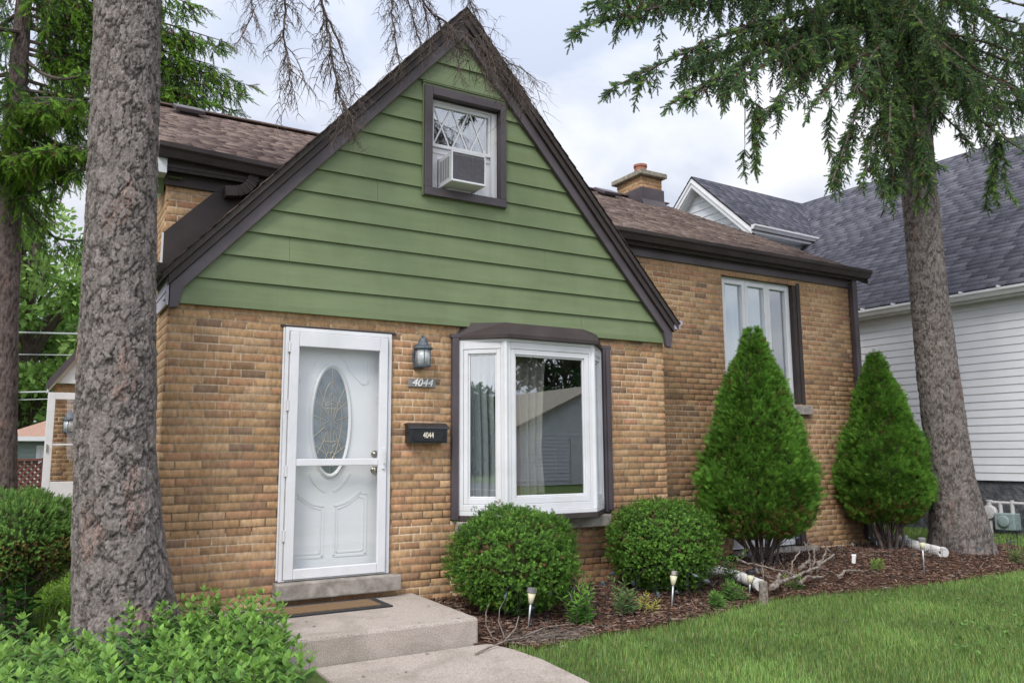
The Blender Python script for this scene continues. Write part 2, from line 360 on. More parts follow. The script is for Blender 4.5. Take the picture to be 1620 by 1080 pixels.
# ------------------------------------------------------------------ ground, walk, road
def ground_z(x, y):
    if y > -.35: return 0.0
    if y > -1.4: return -.085 * (-.35 - y) / 1.05
    return -.085 - .012 * min(-1.4 - y, 8)
gx = sorted(set([-400, -150, -60, -30] + list(np.arange(-16, 26.1, .5)) + [40, 80, 160, 400]))
gy = sorted(set([-400, -150, -70, -40] + list(np.arange(-24, -4, 1.0)) + list(np.arange(-4, 3.1, .25)) + list(np.arange(4, 30.1, 1.5)) + [45, 80, 160, 400]))
V = [(x, y, ground_z(x, y) - .03 + (.012 * mnoise.noise(Vector((x, y, 0))) if -12 < x < 24 and -6 < y < 12 else 0)) for y in gy for x in gx]
nx = len(gx); F = [(j * nx + i, j * nx + i + 1, (j + 1) * nx + i + 1, (j + 1) * nx + i) for j in range(len(gy) - 1) for i in range(nx - 1)]
tag(build_np('ground', V, F, m_ground, smooth=True), kind='structure')
def slab(name, poly, z1, z0, mat, bevel=.012):
    mb = MB(); mb.prism(poly, 'z', z0, z1); o = mb.build(name, mat, bevel=bevel); return tag(o, kind='structure')
slab('front_walk', [(.86, -1.33), (.78, -6.0), (2.0, -6.0), (2.19, -2.9), (2.24, -2.5), (2.29, -1.95), (2.27, -1.6), (2.2, -1.33)], -.088, -.35, m_conc2)
slab('public_sidewalk', [(-40, -7.9), (40, -7.9), (40, -6.4), (-40, -6.4)], -.125, -.4, m_conc)
slab('kerb', [(-60, -10.35), (60, -10.35), (60, -10.2), (-60, -10.2)], -.12, -.5, m_conc)
slab('road', [(-120, -18.5), (120, -18.5), (120, -10.36), (-120, -10.36)], -.165, -.6, m_road, 0)
slab('side_path', [(10.1, 2.6), (12.2, 2.9), (12.2, 12), (10.1, 12)], .012, -.2, m_conc)
mb = MB()
for k in range(-14, 15): mb.box((k * 4.2, -14.5, -.163), (k * 4.2 + 2.4, -14.38, -.160))
tag(mb.build('road_marking', m_paint), kind='structure')

# bed of mulch along the front of the house
BED_FRONT = [(2.16, -1.35), (2.45, -1.6), (2.95, -1.53), (3.5, -1.56), (4.22, -1.45), (4.7, -1.35), (5.48, -1.22), (6.24, -1.30), (6.9, -1.42), (7.87, -1.50), (9.0, -1.50), (10.2, -1.35), (11.0, -.9)]
def bed_front_y(x): return float(np.interp(x, [p[0] for p in BED_FRONT], [p[1] for p in BED_FRONT]))
def bed_back_y(x): return .02 if x < 5.15 else (.52 if x < 9.3 else .52 - (x - 9.3) * .72)
def bed_z(x, y):
    t = max(0., min(1., (y - bed_front_y(x)) / .5)); b = ground_z(x, y)
    m = .05 * t if x > 5 else .012 * t
    return b + m + .02 * mnoise.noise(Vector((x * 2.2, y * 2.2, 3)))
V = []; F = []; cols = np.arange(2.08, 11.01, .08); rows = np.linspace(0, 1, 26)
for x in cols:
    f, b = bed_front_y(x) - .02, bed_back_y(x)
    for t in rows: V.append((x, f + (b - f) * t, bed_z(x, f + (b - f) * t) - (.045 if t == 0 else .006)))
nr = len(rows)
F = [(i * nr + j, (i + 1) * nr + j, (i + 1) * nr + j + 1, i * nr + j + 1) for i in range(len(cols) - 1) for j in range(nr - 1)]
tag(build_np('mulch_bed', V, F, m_mulch, smooth=True), kind='structure')

def rotmats(dirs, roll, side=None):
    """frames whose local z is dirs, rolled about it"""
    d = dirs / np.linalg.norm(dirs, axis=1, keepdims=True)
    h = np.where(np.abs(d[:, 2:3]) > .95, np.array([[1., 0, 0]]), np.array([[0, 0, 1.]]))
    a = np.cross(h, d); a /= np.linalg.norm(a, axis=1, keepdims=True); b = np.cross(d, a)
    c, s = np.cos(roll)[:, None], np.sin(roll)[:, None]
    return np.stack([a * c + b * s, -a * s + b * c, d], 2)
def scatter(name, tV, tF, mats, pos, scale, col, mat, parent=None, origin=(0, 0, 0), tcol=None, kind=None):
    tV = np.asarray(tV, float); tF = np.asarray(tF); n = len(pos); k = len(tV)
    V = (np.einsum('nij,kj->nki', mats, tV) * np.asarray(scale).reshape(n, 1, -1) + np.asarray(pos)[:, None, :]).reshape(-1, 3)
    F = (tF[None] + (np.arange(n) * k)[:, None, None]).reshape(-1, tF.shape[1])
    C = np.repeat(np.asarray(col), k, 0)
    if tcol is not None: C = C * np.tile(np.asarray(tcol).reshape(k, -1), (n, 1))
    o = build_np(name, V, F, mat, parent, origin, col=C)
    if kind: tag(o, kind=kind)
    return o
# mulch chips
n = 15000; xs = RNG.uniform(2.12, 10.9, n); keep = []; P = []
for x in xs:
    f, b = bed_front_y(x), bed_back_y(x); y = f + (b - f) * RNG.uniform(0, 1) - (.05 * RNG.random() ** 3); P.append((x, y, bed_z(x, y) + RNG.uniform(0, .016)))
d = RNG.normal(0, 1, (n, 3)); d[:, 2] *= .16
cp = np.array([(.155, .088, .062), (.115, .068, .05), (.07, .046, .038), (.18, .112, .082), (.045, .035, .031), (.24, .175, .135), (.135, .068, .046)])
bx = [(-.5, -.5, -.5), (.5, -.5, -.5), (.5, .5, -.5), (-.5, .5, -.5), (-.5, -.5, .5), (.5, -.5, .5), (.5, .5, .5), (-.5, .5, .5)]
bf = [(0, 3, 2, 1), (4, 5, 6, 7), (0, 1, 5, 4), (1, 2, 6, 5), (2, 3, 7, 6), (3, 0, 4, 7)]
cc = cp[RNG.choice(len(cp), n)] * RNG.uniform(.7, 1.25, (n, 1)); ln = RNG.uniform(.02, .075, n)
m_ = rotmats(d, RNG.uniform(0, 6.28, n)); m_ = m_ * np.stack([RNG.uniform(.004, .013, n), RNG.uniform(.003, .007, n), ln], 1)[:, None, :]
tag(scatter('mulch_chips', bx, bf, m_, P, np.ones(n), cc, m_chip), kind='stuff')

# grass
def grass(name, pts, hmin, hmax, wid, base=(.15, .262, .068)):
    n = len(pts); pts = np.array(pts); az = RNG.uniform(0, 6.283, n); lean = np.abs(RNG.normal(.35, .25, n)); h = RNG.uniform(hmin, hmax, n)
    nz_ = np.array([mnoise.noise(Vector((p[0] * 1.1, p[1] * 1.1, 5))) + .5 * mnoise.noise(Vector((p[0] * 4, p[1] * 4, 9))) for p in pts])
    h = h * (1 + .35 * nz_); u = np.stack([np.cos(az), np.sin(az), 0 * az], 1); s = np.stack([-np.sin(az), np.cos(az), 0 * az], 1)
    up = np.array([0, 0, 1.]); w = wid * RNG.uniform(.7, 1.3, n)[:, None]
    mid = pts + up * (h * .55)[:, None] + u * (h * lean * .25)[:, None]; tip = pts + up * (h * (1 - .3 * lean))[:, None] + u * (h * lean)[:, None]
    V = np.stack([pts - s * w, pts + s * w, mid + s * w * .75, mid - s * w * .75, tip + s * w * .1, tip - s * w * .1], 1).reshape(-1, 3)
    F = (np.array([[0, 1, 2, 3], [3, 2, 4, 5]])[None] + (np.arange(n) * 6)[:, None, None]).reshape(-1, 4)
    c = np.array(base) * (1 + .30 * np.clip(nz_, -1, 1))[:, None] * RNG.uniform(.62, 1.45, (n, 1)); c[:, 0] *= RNG.uniform(.8, 1.4, n)
    dry = RNG.random(n) < .045; c[dry] = np.array([.30, .25, .13]) * RNG.uniform(.7, 1.2, (dry.sum(), 1))
    C = np.repeat(c, 6, 0)
    return tag(build_np(name, V, F, m_grass, col=C), kind='stuff')
pts = []
while len(pts) < 140000:
    x, y = RNG.uniform(2.0, 11.5), RNG.uniform(-4.4, -.85)
    wx = float(np.interp(y, [-6, -2.9, -2.5, -1.95, -1.6, -1.33], [2.0, 2.19, 2.24, 2.29, 2.27, 2.25]))
    if x < wx + .02 * RNG.normal() or y > bed_front_y(x) + .05 * RNG.normal(): continue
    if (x - 2.0) * 1.0 + (y + 4.4) * -1.9 > 14: continue
    pts.append((x, y, ground_z(x, y) - .03))
grass('lawn_grass', pts, .035, .072, .0019)
wp = []
for cx, cy, n_ in ((5.9, -2.9, 16), (6.8, -2.4, 14), (4.3, -2.3, 8), (7.6, -3.0, 14), (8.7, -2.0, 12), (3.2, -2.2, 6), (5.2, -3.3, 14), (9.4, -2.6, 10), (6.2, -1.8, 6)):
    for _ in range(n_):
        x_, y_ = cx + RNG.normal(0, .22), cy + RNG.normal(0, .16)
        for q in range(4): wp.append((x_, y_, ground_z(x_, y_) + .012 + .02 * RNG.random()))
n = len(wp); d = RNG.normal(0, 1, (n, 3)); d[:, 2] = RNG.uniform(.2, .7, n)
wv = np.array([(0, 0, 0), (.28, 0, .35), (.22, .03, .8), (0, .05, 1), (-.22, .03, .8), (-.28, 0, .35)]); wf = np.array([(0, 1, 2, 3), (0, 3, 4, 5)])
scatter('lawn_weeds', wv, wf, rotmats(d, RNG.uniform(-.5, .5, n)), np.array(wp), RNG.uniform(.018, .042, n), np.array((.125, .245, .055)) * RNG.uniform(.8, 1.2, (n, 1)), m_grass, kind='stuff')
pts = [(RNG.uniform(9.6, 12.3), RNG.uniform(-1.3, 2.6), -.02) for _ in range(24000)]
pts = [p for p in pts if p[1] > bed_back_y(p[0]) + .0 or p[0] > 10.95]
grass('side_yard_grass', pts, .05, .10, .003)
pts = [(RNG.uniform(-7, -.12), RNG.uniform(.2, 11), -.03) for _ in range(38000)]
grass('left_yard_grass', pts, .06, .13, .0045, (.12, .24, .035))

# ------------------------------------------------------------------ the brick house
HOUSE = thing('brick_house', (0, 0, 0), 'tan brick cottage with steep green clapboard gable, bay window and brown trim', 'house')
XC, APEX, SL = 2.62, 5.78, 1.12               # steep front gable
def rake(x): return APEX - SL * abs(x - XC)
ES, EY, EZ = .512, .38, 3.90                    # main roof: slope, eave
def roof_z(y): return EZ + ES * (y - EY)
door_h = (.94, 1.915, .17, 2.42); bay_h = (2.53, 4.42, .71, 2.47)
brick_wall('brick_wall', HOUSE, (0, 0, -.2), (1, 0, 0), (0, -1, 0), 5.19, -.2, 2.60, [door_h, bay_h], seed=1)
ww_h = (1.47, 2.94, 1.945, 3.62); bw_h = (1.47, 2.80, .10, .60)
brick_wall('brick_wall', HOUSE, (5.19, .5, -.2), (1, 0, 0), (0, -1, 0), 4.06, -.2, 3.69, [ww_h, bw_h], seed=2, row0=1, dark=.97)
brick_wall('brick_wall', HOUSE, (0, .5, 2.2), (1, 0, 0), (0, -1, 0), 1.3, 2.2, 3.70, [], seed=3)
brick_wall('brick_wall', HOUSE, (0, .5, -.2), (0, 1, 0), (-1, 0, 0), 8.4, -.2, 3.72, [], seed=4)
brick_wall('brick_wall', HOUSE, (0, 0.0, -.2), (0, 1, 0), (-1, 0, 0), .5, -.2, 2.60, [], seed=5)
brick_wall('brick_wall', HOUSE, (9.25, .5, -.2), (0, 1, 0), (1, 0, 0), 8.4, -.2, 3.72, [], seed=6)
brick_wall('brick_wall', HOUSE, (5.19, .0, -.2), (0, 1, 0), (1, 0, 0), .5, -.2, 2.60, [], seed=8)
mb = MB(); mb.box((0, 8.78, -.2), (9.25, 8.9, 3.72)); mb.build('brick_wall', m_brick, HOUSE, attr=True)
for xx in (.01, 9.13): mb = MB(); mb.prism([(.42, 3.73), (8.88, 3.73), (4.65, 5.93)], 'x', xx, xx + .11); mb.build('side_gable', m_siding, HOUSE)

# clapboards of the front gable, a hole left for the window
mb = MB(); gw = (2.22, 3.10, 3.81, 4.90); z = 2.555; k = 0; rg = random.Random(4)
while z < 5.5:
    zt = z + .2185; 
    def bnd(h): q = max(.0, (APEX - .24 - h) / SL); return XC - q, XC + q
    cuts = sorted({z, zt, *[h for h in (gw[2] + .02, gw[3] - .02) if z < h < zt]})
    for zl, zh in zip(cuts, cuts[1:]):
        l0, r0 = bnd(zl); l1, r1 = bnd(zh); segs = [(l0, r0, l1, r1)]
        if gw[2] < (zl + zh) / 2 < gw[3]: segs = [(l0, gw[0] + .02, l1, gw[0] + .02), (gw[1] - .02, r0, gw[1] - .02, r1)]
        if k in (0, 2, 3, 5):
            cut = (4.05, 2.0, .95, 3.6, 3.8, 1.75)[k]; ns = []
            for a in segs:
                if a[0] < cut < a[1]: ns += [(a[0], cut - .0012, a[2], cut - .0012), (cut + .0012, a[1], cut + .0012, a[3])]
                else: ns.append(a)
            segs = ns
        for a in segs:
            yl, yh = -.040 + .024 * (zl - z) / .2185, -.040 + .024 * (zh - z) / .2185; zh_ = zh + (.006 if zh == zt else 0)
            mb.add([(a[0], yl, zl), (a[1], yl, zl), (a[3], yh, zh_), (a[2], yh, zh_), (a[0], -.004, zl), (a[1], -.004, zl), (a[3], -.004, zh_), (a[2], -.004, zh_)],
                   [(0, 1, 2, 3), (4, 5, 1, 0), (1, 5, 6, 2), (0, 3, 7, 4), (3, 2, 6, 7)])
    z = zt; k += 1
mb.build('gable_siding', m_siding, HOUSE)
mb = MB(); mb.box((.06, -.047, 2.545), (5.17, -.041, 2.60)); mb.box((.06, -.041, 2.545), (5.17, -.006, 2.553)); mb.build('starter_strip', m_siding, HOUSE)
mb = MB()   # sheathing behind the boards
for poly in ([(.1, 2.56), (gw[0], 2.56), (gw[0], rake(gw[0]) - .24), (.1, 2.63)], [(gw[1], 2.56), (5.15, 2.56), (5.15, 2.63), (gw[1], rake(gw[1]) - .24)],
             [(gw[0], 2.56), (gw[1], 2.56), (gw[1], gw[2]), (gw[0], gw[2])], [(gw[0], gw[3]), (gw[1], gw[3]), (gw[1], rake(gw[1]) - .24), (XC, APEX - .24), (gw[0], rake(gw[0]) - .24)]):
    mb.prism(poly, 'y', -.003, .06)
mb.build('sheathing', m_dark, HOUSE)
# rake boards in two steps, then the roof edge
for sgn in (-1, 1):
    def X(t): return XC + sgn * t
    a0, wd = 0.0, 2.625
    mb = MB()
    mb.prism([(X(0), APEX - .152), (X(wd), APEX - .152 - SL * wd), (X(wd), 2.495), (X(wd - .07), 2.505), (X(wd - .10), APEX - .29 - SL * (wd - .10)), (X(0), APEX - .29)], 'y', -.085, -.0405)
    mb.build('rake_board', m_trim, HOUSE, bevel=.004)
    mb = MB()
    mb.prism([(X(0), APEX - .068), (X(wd + .02), APEX - .068 - SL * (wd + .02)), (X(wd + .02), APEX - .150 - SL * (wd + .02)), (X(0), APEX - .150)], 'y', -.118, -.0405)
    mb.build('rake_board', m_trimd, HOUSE, bevel=.004)
ym = lambda z: EY + (z - EZ) / ES
xm = XC - (APEX - EZ) / SL
for sgn in (-1, 1):
    mb = MB(); wd = 2.69
    pts = [(0, -.142), (wd, -.142), (wd, .498), (XC - xm, .498), (0, ym(APEX) + .15)]
    vs = []
    for dz in (0, -.064):
        for t, y in pts: vs.append((XC + sgn * t, y, APEX - SL * t + dz))
    mb.add(vs, [(0, 1, 2, 3, 4), (9, 8, 7, 6, 5)] + [(i, (i + 1) % 5, 5 + (i + 1) % 5, 5 + i) for i in range(5)])
    mb.build('gable_roof', m_deck, HOUSE)
    # shingles of the steep roof, ragged along the rake
    upv = np.array([-sgn * 1.0, 0, SL]); upv /= np.linalg.norm(upv); run = math.hypot(2.70, 2.70 * SL)
    p0 = np.array([XC + sgn * 2.70, -.155, APEX - SL * 2.70 + .004])
    shingles('gable_shingles', HOUSE, p0, (0, 1, 0), upv, 4.6, run, [(.10, .075, .066), (.13, .096, .085), (.075, .056, .05)], mat=m_shingle, seed=20 + sgn,
             clipf=lambda s, e, up=upv: (-.155 + s) < max(.5, ym(APEX - SL * 2.70 + e * up[2])) + .1)
# gutters on the short eaves of the front gable
def gutter(mb, p, q, out, w=.115, h=.10, t=.006):
    p = np.array(p, float); q = np.array(q, float); o = np.array(out, float); zv = np.array((0, 0, 1.))
    prof = [(0, 0), (0, -h), (w * .55, -h), (w * .78, -h * .55), (w, -h * .35), (w, 0), (w - .012, 0), (w - .012, -h * .3), (w * .5, -h + .012), (.008, -h + .012), (.008, 0)]
    k = len(prof); vs = [e + o * a + zv * b for e in (p, q) for a, b in prof]
    mb.add(vs, [(i, (i + 1) % k, k + (i + 1) % k, k + i) for i in range(k)])
    cap = [0, 1, 2, 3, 4, 5]
    mb.add([vs[i] for i in cap], [tuple(range(6))]); mb.add([vs[k + i] for i in cap], [tuple(range(6))[::-1]])
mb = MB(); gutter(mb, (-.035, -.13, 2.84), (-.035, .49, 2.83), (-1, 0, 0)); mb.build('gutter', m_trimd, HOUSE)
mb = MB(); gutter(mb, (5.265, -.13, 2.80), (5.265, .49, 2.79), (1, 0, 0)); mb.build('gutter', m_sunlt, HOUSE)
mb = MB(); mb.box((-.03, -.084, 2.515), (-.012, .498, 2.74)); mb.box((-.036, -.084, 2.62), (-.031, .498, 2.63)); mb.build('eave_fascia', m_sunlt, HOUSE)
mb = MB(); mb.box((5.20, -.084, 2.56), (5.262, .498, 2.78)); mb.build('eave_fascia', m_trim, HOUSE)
# flashing panel where the steep roof meets the main wall
mb = MB(); mb.prism([(-.012, 2.78), (.80, 3.695), (.42, 3.695), (-.012, 3.24)], 'y', .470, .4965); mb.build('wall_flashing', m_trimd, HOUSE)
mb = MB(); mb.box((-.02, .468, 2.86), (-.006, .4965, 3.24)); mb.build('flashing_edge', m_white, HOUSE)

# main roof
SH = [(.205, .152, .136), (.235, .178, .156), (.170, .126, .115), (.265, .205, .180), (.150, .112, .104)]
mb = MB(); rz = roof_z(4.65)
mb.prism([(EY, EZ - .004), (4.65, rz - .004), (4.65, rz - .13), (EY, EZ - .13)], 'x', -.10, 9.45)
mb.prism([(8.92, EZ - .004), (8.92, EZ - .13), (4.651, rz - .13), (4.651, rz - .004)], 'x', -.10, 9.45); mb.build('roof', m_deck, HOUSE)
ul = math.hypot(1, ES)
shingles('roof_shingles', HOUSE, (-.13, EY - .03, EZ - .01), (1, 0, 0), (0, 1 / ul, ES / ul), 9.61, (4.65 - EY + .03) * ul, SH, expo=.135, tabw=.20, mat=m_shingle, seed=9)
mb = MB(); mb.bar((-.13, 4.65, rz + .022), (9.48, 4.65, rz + .022), .22, .02); mb.build('roof_ridge_cap', m_ridge, HOUSE)
for xx in (-.118, 9.451):
    mb = MB(); mb.prism([(EY - .02, EZ - .02), (4.65, rz - .02), (8.93, EZ - .02), (8.93, EZ - .17), (4.65, rz - .17), (EY - .02, EZ - .17)], 'x', xx, xx + .017)
    mb.build('bargeboard', m_trim, HOUSE)
# eaves of the main roof: gutter, frieze, soffit
for a, b, z1, z2, nm in ((-.10, 1.35, 3.985, 3.93, 'l'), (4.25, 9.43, 3.925, 3.915, 'r')):
    mb = MB(); gutter(mb, (a, .372, z1), (b, .372, z2), (0, -1, 0), .12, .115); mb.build('gutter', m_trimd, HOUSE)
    mb = MB()
    x0, x1 = (-.02, 1.5) if nm == 'l' else (4.6, 9.27)
    mb.box((x0, .466, 3.67), (x1, .4965, 3.79)); mb.box((x0, .452, 3.792), (x1, .4965, 3.88)); mb.box((x0, .374, 3.80), (x1, .451, 3.83))
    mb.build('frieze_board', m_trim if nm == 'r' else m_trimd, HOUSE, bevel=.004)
mb = MB(); mb.box((-.105, .36, 3.74), (-.022, .52, 3.93)); mb.build('eave_return', m_nsid, HOUSE)  # fascia end, its sunlight put into the pale colour
mb = MB(); mb.prism([(.60, 3.62), (4.65, 5.75), (8.8, 3.60), (8.8, 3.70), (4.65, 5.90), (.52, 3.74)], 'x', -.10, -.013); mb.build('rake_soffit', m_siding, HOUSE)
# downspouts
def square_duct(name, pts, w, h, mat, ribs=False):
    mb = MB()
    for i in range(len(pts) - 1): mb.bar(pts[i], pts[i + 1], w, h, (0, 1, .01))
    return mb.build(name, mat, HOUSE, bevel=.008)
mb = MB(); pts = []
for i in range(12):
    t = i / 11 * R(78); pts.append((.71 - .17 * (1 - math.cos(t)), .40, 3.86 - .19 * math.sin(t)))
pts.append((pts[-1][0] - .10, .40, pts[-1][2] - .015)); pts = [Vector(p) for p in pts]
for i in range(len(pts) - 1):
    mb.bar(pts[i], pts[i + 1] + (pts[i + 1] - pts[i]) * .1, .095 if i % 2 else .102, .115 if i % 2 else .122, (0, 1, 0))
mb.build('downspout_elbow', m_trimd, HOUSE, bevel=.006)
mb = MB(); mb.box((9.165, .405, .12), (9.262, .480, 3.80)); mb.box((9.155, .40, 2.36), (9.272, .484, 2.40)); mb.box((9.158, .402, 3.62), (9.27, .482, 3.64))
mb.bar((9.213, .442, .14), (9.36, .36, .05), .09, .07); mb.build('downspout', m_trim, HOUSE, bevel=.006)

# chimney on the ridge
ch = MB(); ch.box((8.515, 4.215, 5.80), (8.975, 4.90, 6.30))
CH = ch.build('chimney', m_trimd, HOUSE)
brick_wall('chimney_brick', CH, (8.50, 4.20, 5.9), (1, 0, 0), (0, -1, 0), .49, 6.10, 6.40, [], thick=.012, seed=31)
brick_wall('chimney_brick', CH, (8.50, 4.20, 5.9), (0, 1, 0), (-1, 0, 0), .72, 6.10, 6.40, [], thick=.012, seed=32, row0=1)
brick_wall('chimney_brick', CH, (8.99, 4.20, 5.9), (0, 1, 0), (1, 0, 0), .72, 6.10, 6.40, [], thick=.012, seed=33, row0=1)
mb = MB(); mb.prism([(8.47, 4.17), (9.02, 4.17), (9.02, 4.95), (8.47, 4.95)], 'z', 5.75, 6.175)
mb.add([(8.45, 4.10, 5.81), (9.06, 4.10, 5.81), (9.02, 4.168, 5.95), (8.47, 4.168, 5.95)], [(0, 1, 2, 3)]); mb.build('chimney_flashing', m_trim, CH, bevel=.006)
mb = MB(); mb.box((8.42, 4.12, 6.40), (9.07, 5.0, 6.495)); mb.build('chimney_cap', m_cap, CH, bevel=.018)
mb = MB(); mb.lathe((8.74, 4.5, 6.49), [(.115, 0), (.115, .19), (.128, .19), (.128, .235), (.10, .235), (.095, .05)], 20); mb.build('chimney_flue', m_flue, CH, smooth=False)
# two low roof vents
for x, y in ((.66, 4.2), (7.72, 4.25)):
    mb = MB(); zz_ = roof_z(y); a = math.atan(ES)
    def LP(px, py, pz): return (x + px, y + py * math.cos(a) - pz * math.sin(a), zz_ + py * math.sin(a) + pz * math.cos(a))
    for w, h0, h1, ln in ((.12, 0, .05, .12), (.185, .052, .112, .18)):
        vs = [LP(sx * w, sy * ln, h) for h in (h0, h1) for sx, sy in ((-1, -1), (1, -1), (1, 1), (-1, 1))]
        mb.add(vs, [(0, 3, 2, 1), (4, 5, 6, 7), (0, 1, 5, 4), (1, 2, 6, 5), (2, 3, 7, 6), (3, 0, 4, 7)])
    mb.build('roof_vent', m_trim, HOUSE, bevel=.012)

# front door: slab door with leaded oval behind a full-view storm door
mb = MB(); mb.box((.955, .085, .30), (1.90, .13, 2.40))
def ring(mb, cx, cz, a0, b0, a1, b1, y, h, n=48):
    """raised oval moulding"""
    vs = []
    for k in range(n):
        t = 2 * math.pi * k / n; c, s = math.cos(t), math.sin(t)
        am, bm_ = (a0 + a1) / 2, (b0 + b1) / 2
        vs += [(cx + a0 * c, y, cz + b0 * s), (cx + am * c, y - h, cz + bm_ * s), (cx + a1 * c, y, cz + b1 * s)]
    fs = []
    for k in range(n):
        j = (k + 1) % n
        fs += [(3 * k, 3 * k + 1, 3 * j + 1, 3 * j), (3 * k + 1, 3 * k + 2, 3 * j + 2, 3 * j + 1)]
    mb.add(vs, fs)
OX, OZ = 1.392, 1.628
ring(mb, OX, OZ, .157, .462, .195, .512, .083, .022)
def mould(mb, pts, y=.0835, w=.018, h=.007, closed=True):
    n = len(pts)
    for i in range(n if closed else n - 1):
        p, q = pts[i], pts[(i + 1) % n]; mb.bar((p[0], y, p[1]), (q[0], y, q[1]), h, w, (0, 0, 1) if abs(p[0] - q[0]) > abs(p[1] - q[1]) else (1, 0, 0))
def arc(cx, cz, a, b, t0, t1, n=10): return [(cx + a * math.cos(R(t0 + (t1 - t0) * i / n)), cz + b * math.sin(R(t0 + (t1 - t0) * i / n))) for i in range(n + 1)]
for s in (1, -1):
    a = arc(OX, OZ, .26, .60, 97 if s < 0 else 83, 132 if s < 0 else 48)
    mould(mb, [(OX + s * .34, OZ + .60)] + [(OX + s * .34, OZ + .35)] + [(OX + s * .29, OZ + .33)] + a[::-1], closed=False)
    b = arc(OX, OZ, .27, .62, 263 if s < 0 else 277, 228 if s < 0 else 312)
    mould(mb, [(OX + s * .05, .46), (OX + s * .34, .46), (OX + s * .34, .98), (OX + s * .28, 1.0), (OX + s * .16, .915), (OX + s * .05, .885)], closed=True)
    mould(mb, [(OX + s * .075, .49), (OX + s * .315, .49), (OX + s * .315, .94), (OX + s * .27, .965), (OX + s * .16, .89), (OX + s * .075, .86)], closed=True, w=.012, h=.006)
    mould(mb, b, closed=False)
DOOR = mb.build('front_door', m_door, HOUSE)
mb = MB(); vs = [(OX + .16 * math.cos(2 * math.pi * k / 48), .0815, OZ + .467 * math.sin(2 * math.pi * k / 48)) for k in range(48)]; mb.add(vs, [tuple(range(48))])
mb.build('oval_glass', m_bevel, DOOR)
mb = MB()
def came(pts, r=.0028): mb.tube([(OX + x, .0785, OZ + z_) for x, z_ in pts], r * 1.15, 5)
came([(.10 * math.sin(t) * (1 - .25 * abs(math.cos(t))), .34 * math.cos(t)) for t in np.linspace(0, 2 * math.pi, 40)])
came([(0, .46), (0, .20)]); came([(0, -.46), (0, -.27)])
for s in (1, -1):
    came([(s * .148, .17), (s * .045, .08)]); came([(s * .12, .29), (s * .05, .13)]); came([(s * .158, .04), (s * .05, .0)])
    came([(s * .15, -.14), (s * .06, -.06)]); came([(s * .12, -.29), (s * .05, -.16)]); came([(s * .07, -.40), (s * .02, -.27)]); came([(s * .135, -.22), (s * .04, -.30)])
    came([(0, .245), (s * .022, .215), (s * .012, .17), (s * .05, .15), (s * .055, .10), (s * .03, .02), (s * .02, -.01), (s * .06, -.03), (s * .06, -.07), (s * .03, -.09), (s * .055, -.14), (s * .05, -.20), (s * .018, -.23), (s * .02, -.27), (0, -.29)])
    came([(s * .035, .12), (s * .02, .03)]); came([(s * .03, -.10), (s * .022, -.19)])
came([(0, .17), (0, .02)]); came([(0, -.02), (0, -.2)]); came([(-.05, .13), (0, .15), (.05, .13)]); came([(-.05, .105), (.05, .105)]); came([(-.05, -.185), (.05, -.185)])
mb.build('leaded_came', m_brass, DOOR)
for nm, z_ in (('door_knob', 1.19), ('deadbolt', 1.335)):
    mb = MB(); pr = [(.032, .085), (.032, .074), (.014, .072), (.013, .05), (.03, .042), (.033, .025), (.02, .015), (.004, .014)] if nm == 'door_knob' else [(.030, .085), (.030, .068), (.012, .064), (.011, .05), (.003, .05)]
    mb.lathe((1.80, 0, z_), pr, 16, 'y'); mb.build(nm, m_nickel, DOOR, smooth=True)
mb = MB(); mb.box((.985, .055, .30), (1.005, .084, 2.38)); mb.box((1.875, .055, .30), (1.895, .084, 2.38)); mb.build('door_stop', m_white, DOOR)
mb = MB(); frame_boxes(mb, .942, 1.913, .292, 2.418, .032, -.030, .15, .035, .012); mb.box((.925, -.012, .30), (.9415, -.002, 2.42)); mb.build('door_frame', m_white, HOUSE, bevel=.004)
mb = MB(); frame_boxes(mb, .978, 1.868, .308, 2.378, .078, -.056, -.020, .125, .082)
mb.box((1.056, -.052, 1.235), (1.79, -.024, 1.295)); STORM = mb.build('storm_door', m_white, HOUSE, bevel=.006)
mb = MB(); mb.quad((1.0565, -.038, .391), (1.7895, -.038, .391), (1.7895, -.038, 2.2525), (1.0565, -.038, 2.2525)); mb.build('storm_glass', m_glassd, STORM)
mb = MB(); mb.box((1.822, -.072, 1.20), (1.846, -.057, 1.385)); mb.bar((1.834, -.085, 1.25), (1.834, -.10, 1.36), .022, .014, (0, 1, 0)); mb.box((1.826, -.09, 1.262), (1.842, -.070, 1.278)); mb.build('storm_handle', m_white, STORM, bevel=.003)
mb = MB()
for z_ in (.62, 1.15, 1.7, 2.2): mb = MB(); mb.box((.962, -.062, z_), (.976, -.031, z_ + .09)); mb.build('storm_hinge', m_white, STORM)
mb = MB(); mb.box((.90, -.018, 2.422), (1.955, .10, 2.437)); mb.build('lintel', m_trimd, HOUSE)
mb = MB(); mb.box((.905, -.13, .152), (1.995, .14, .288)); mb.build('door_sill', m_stone, HOUSE, bevel=.012)

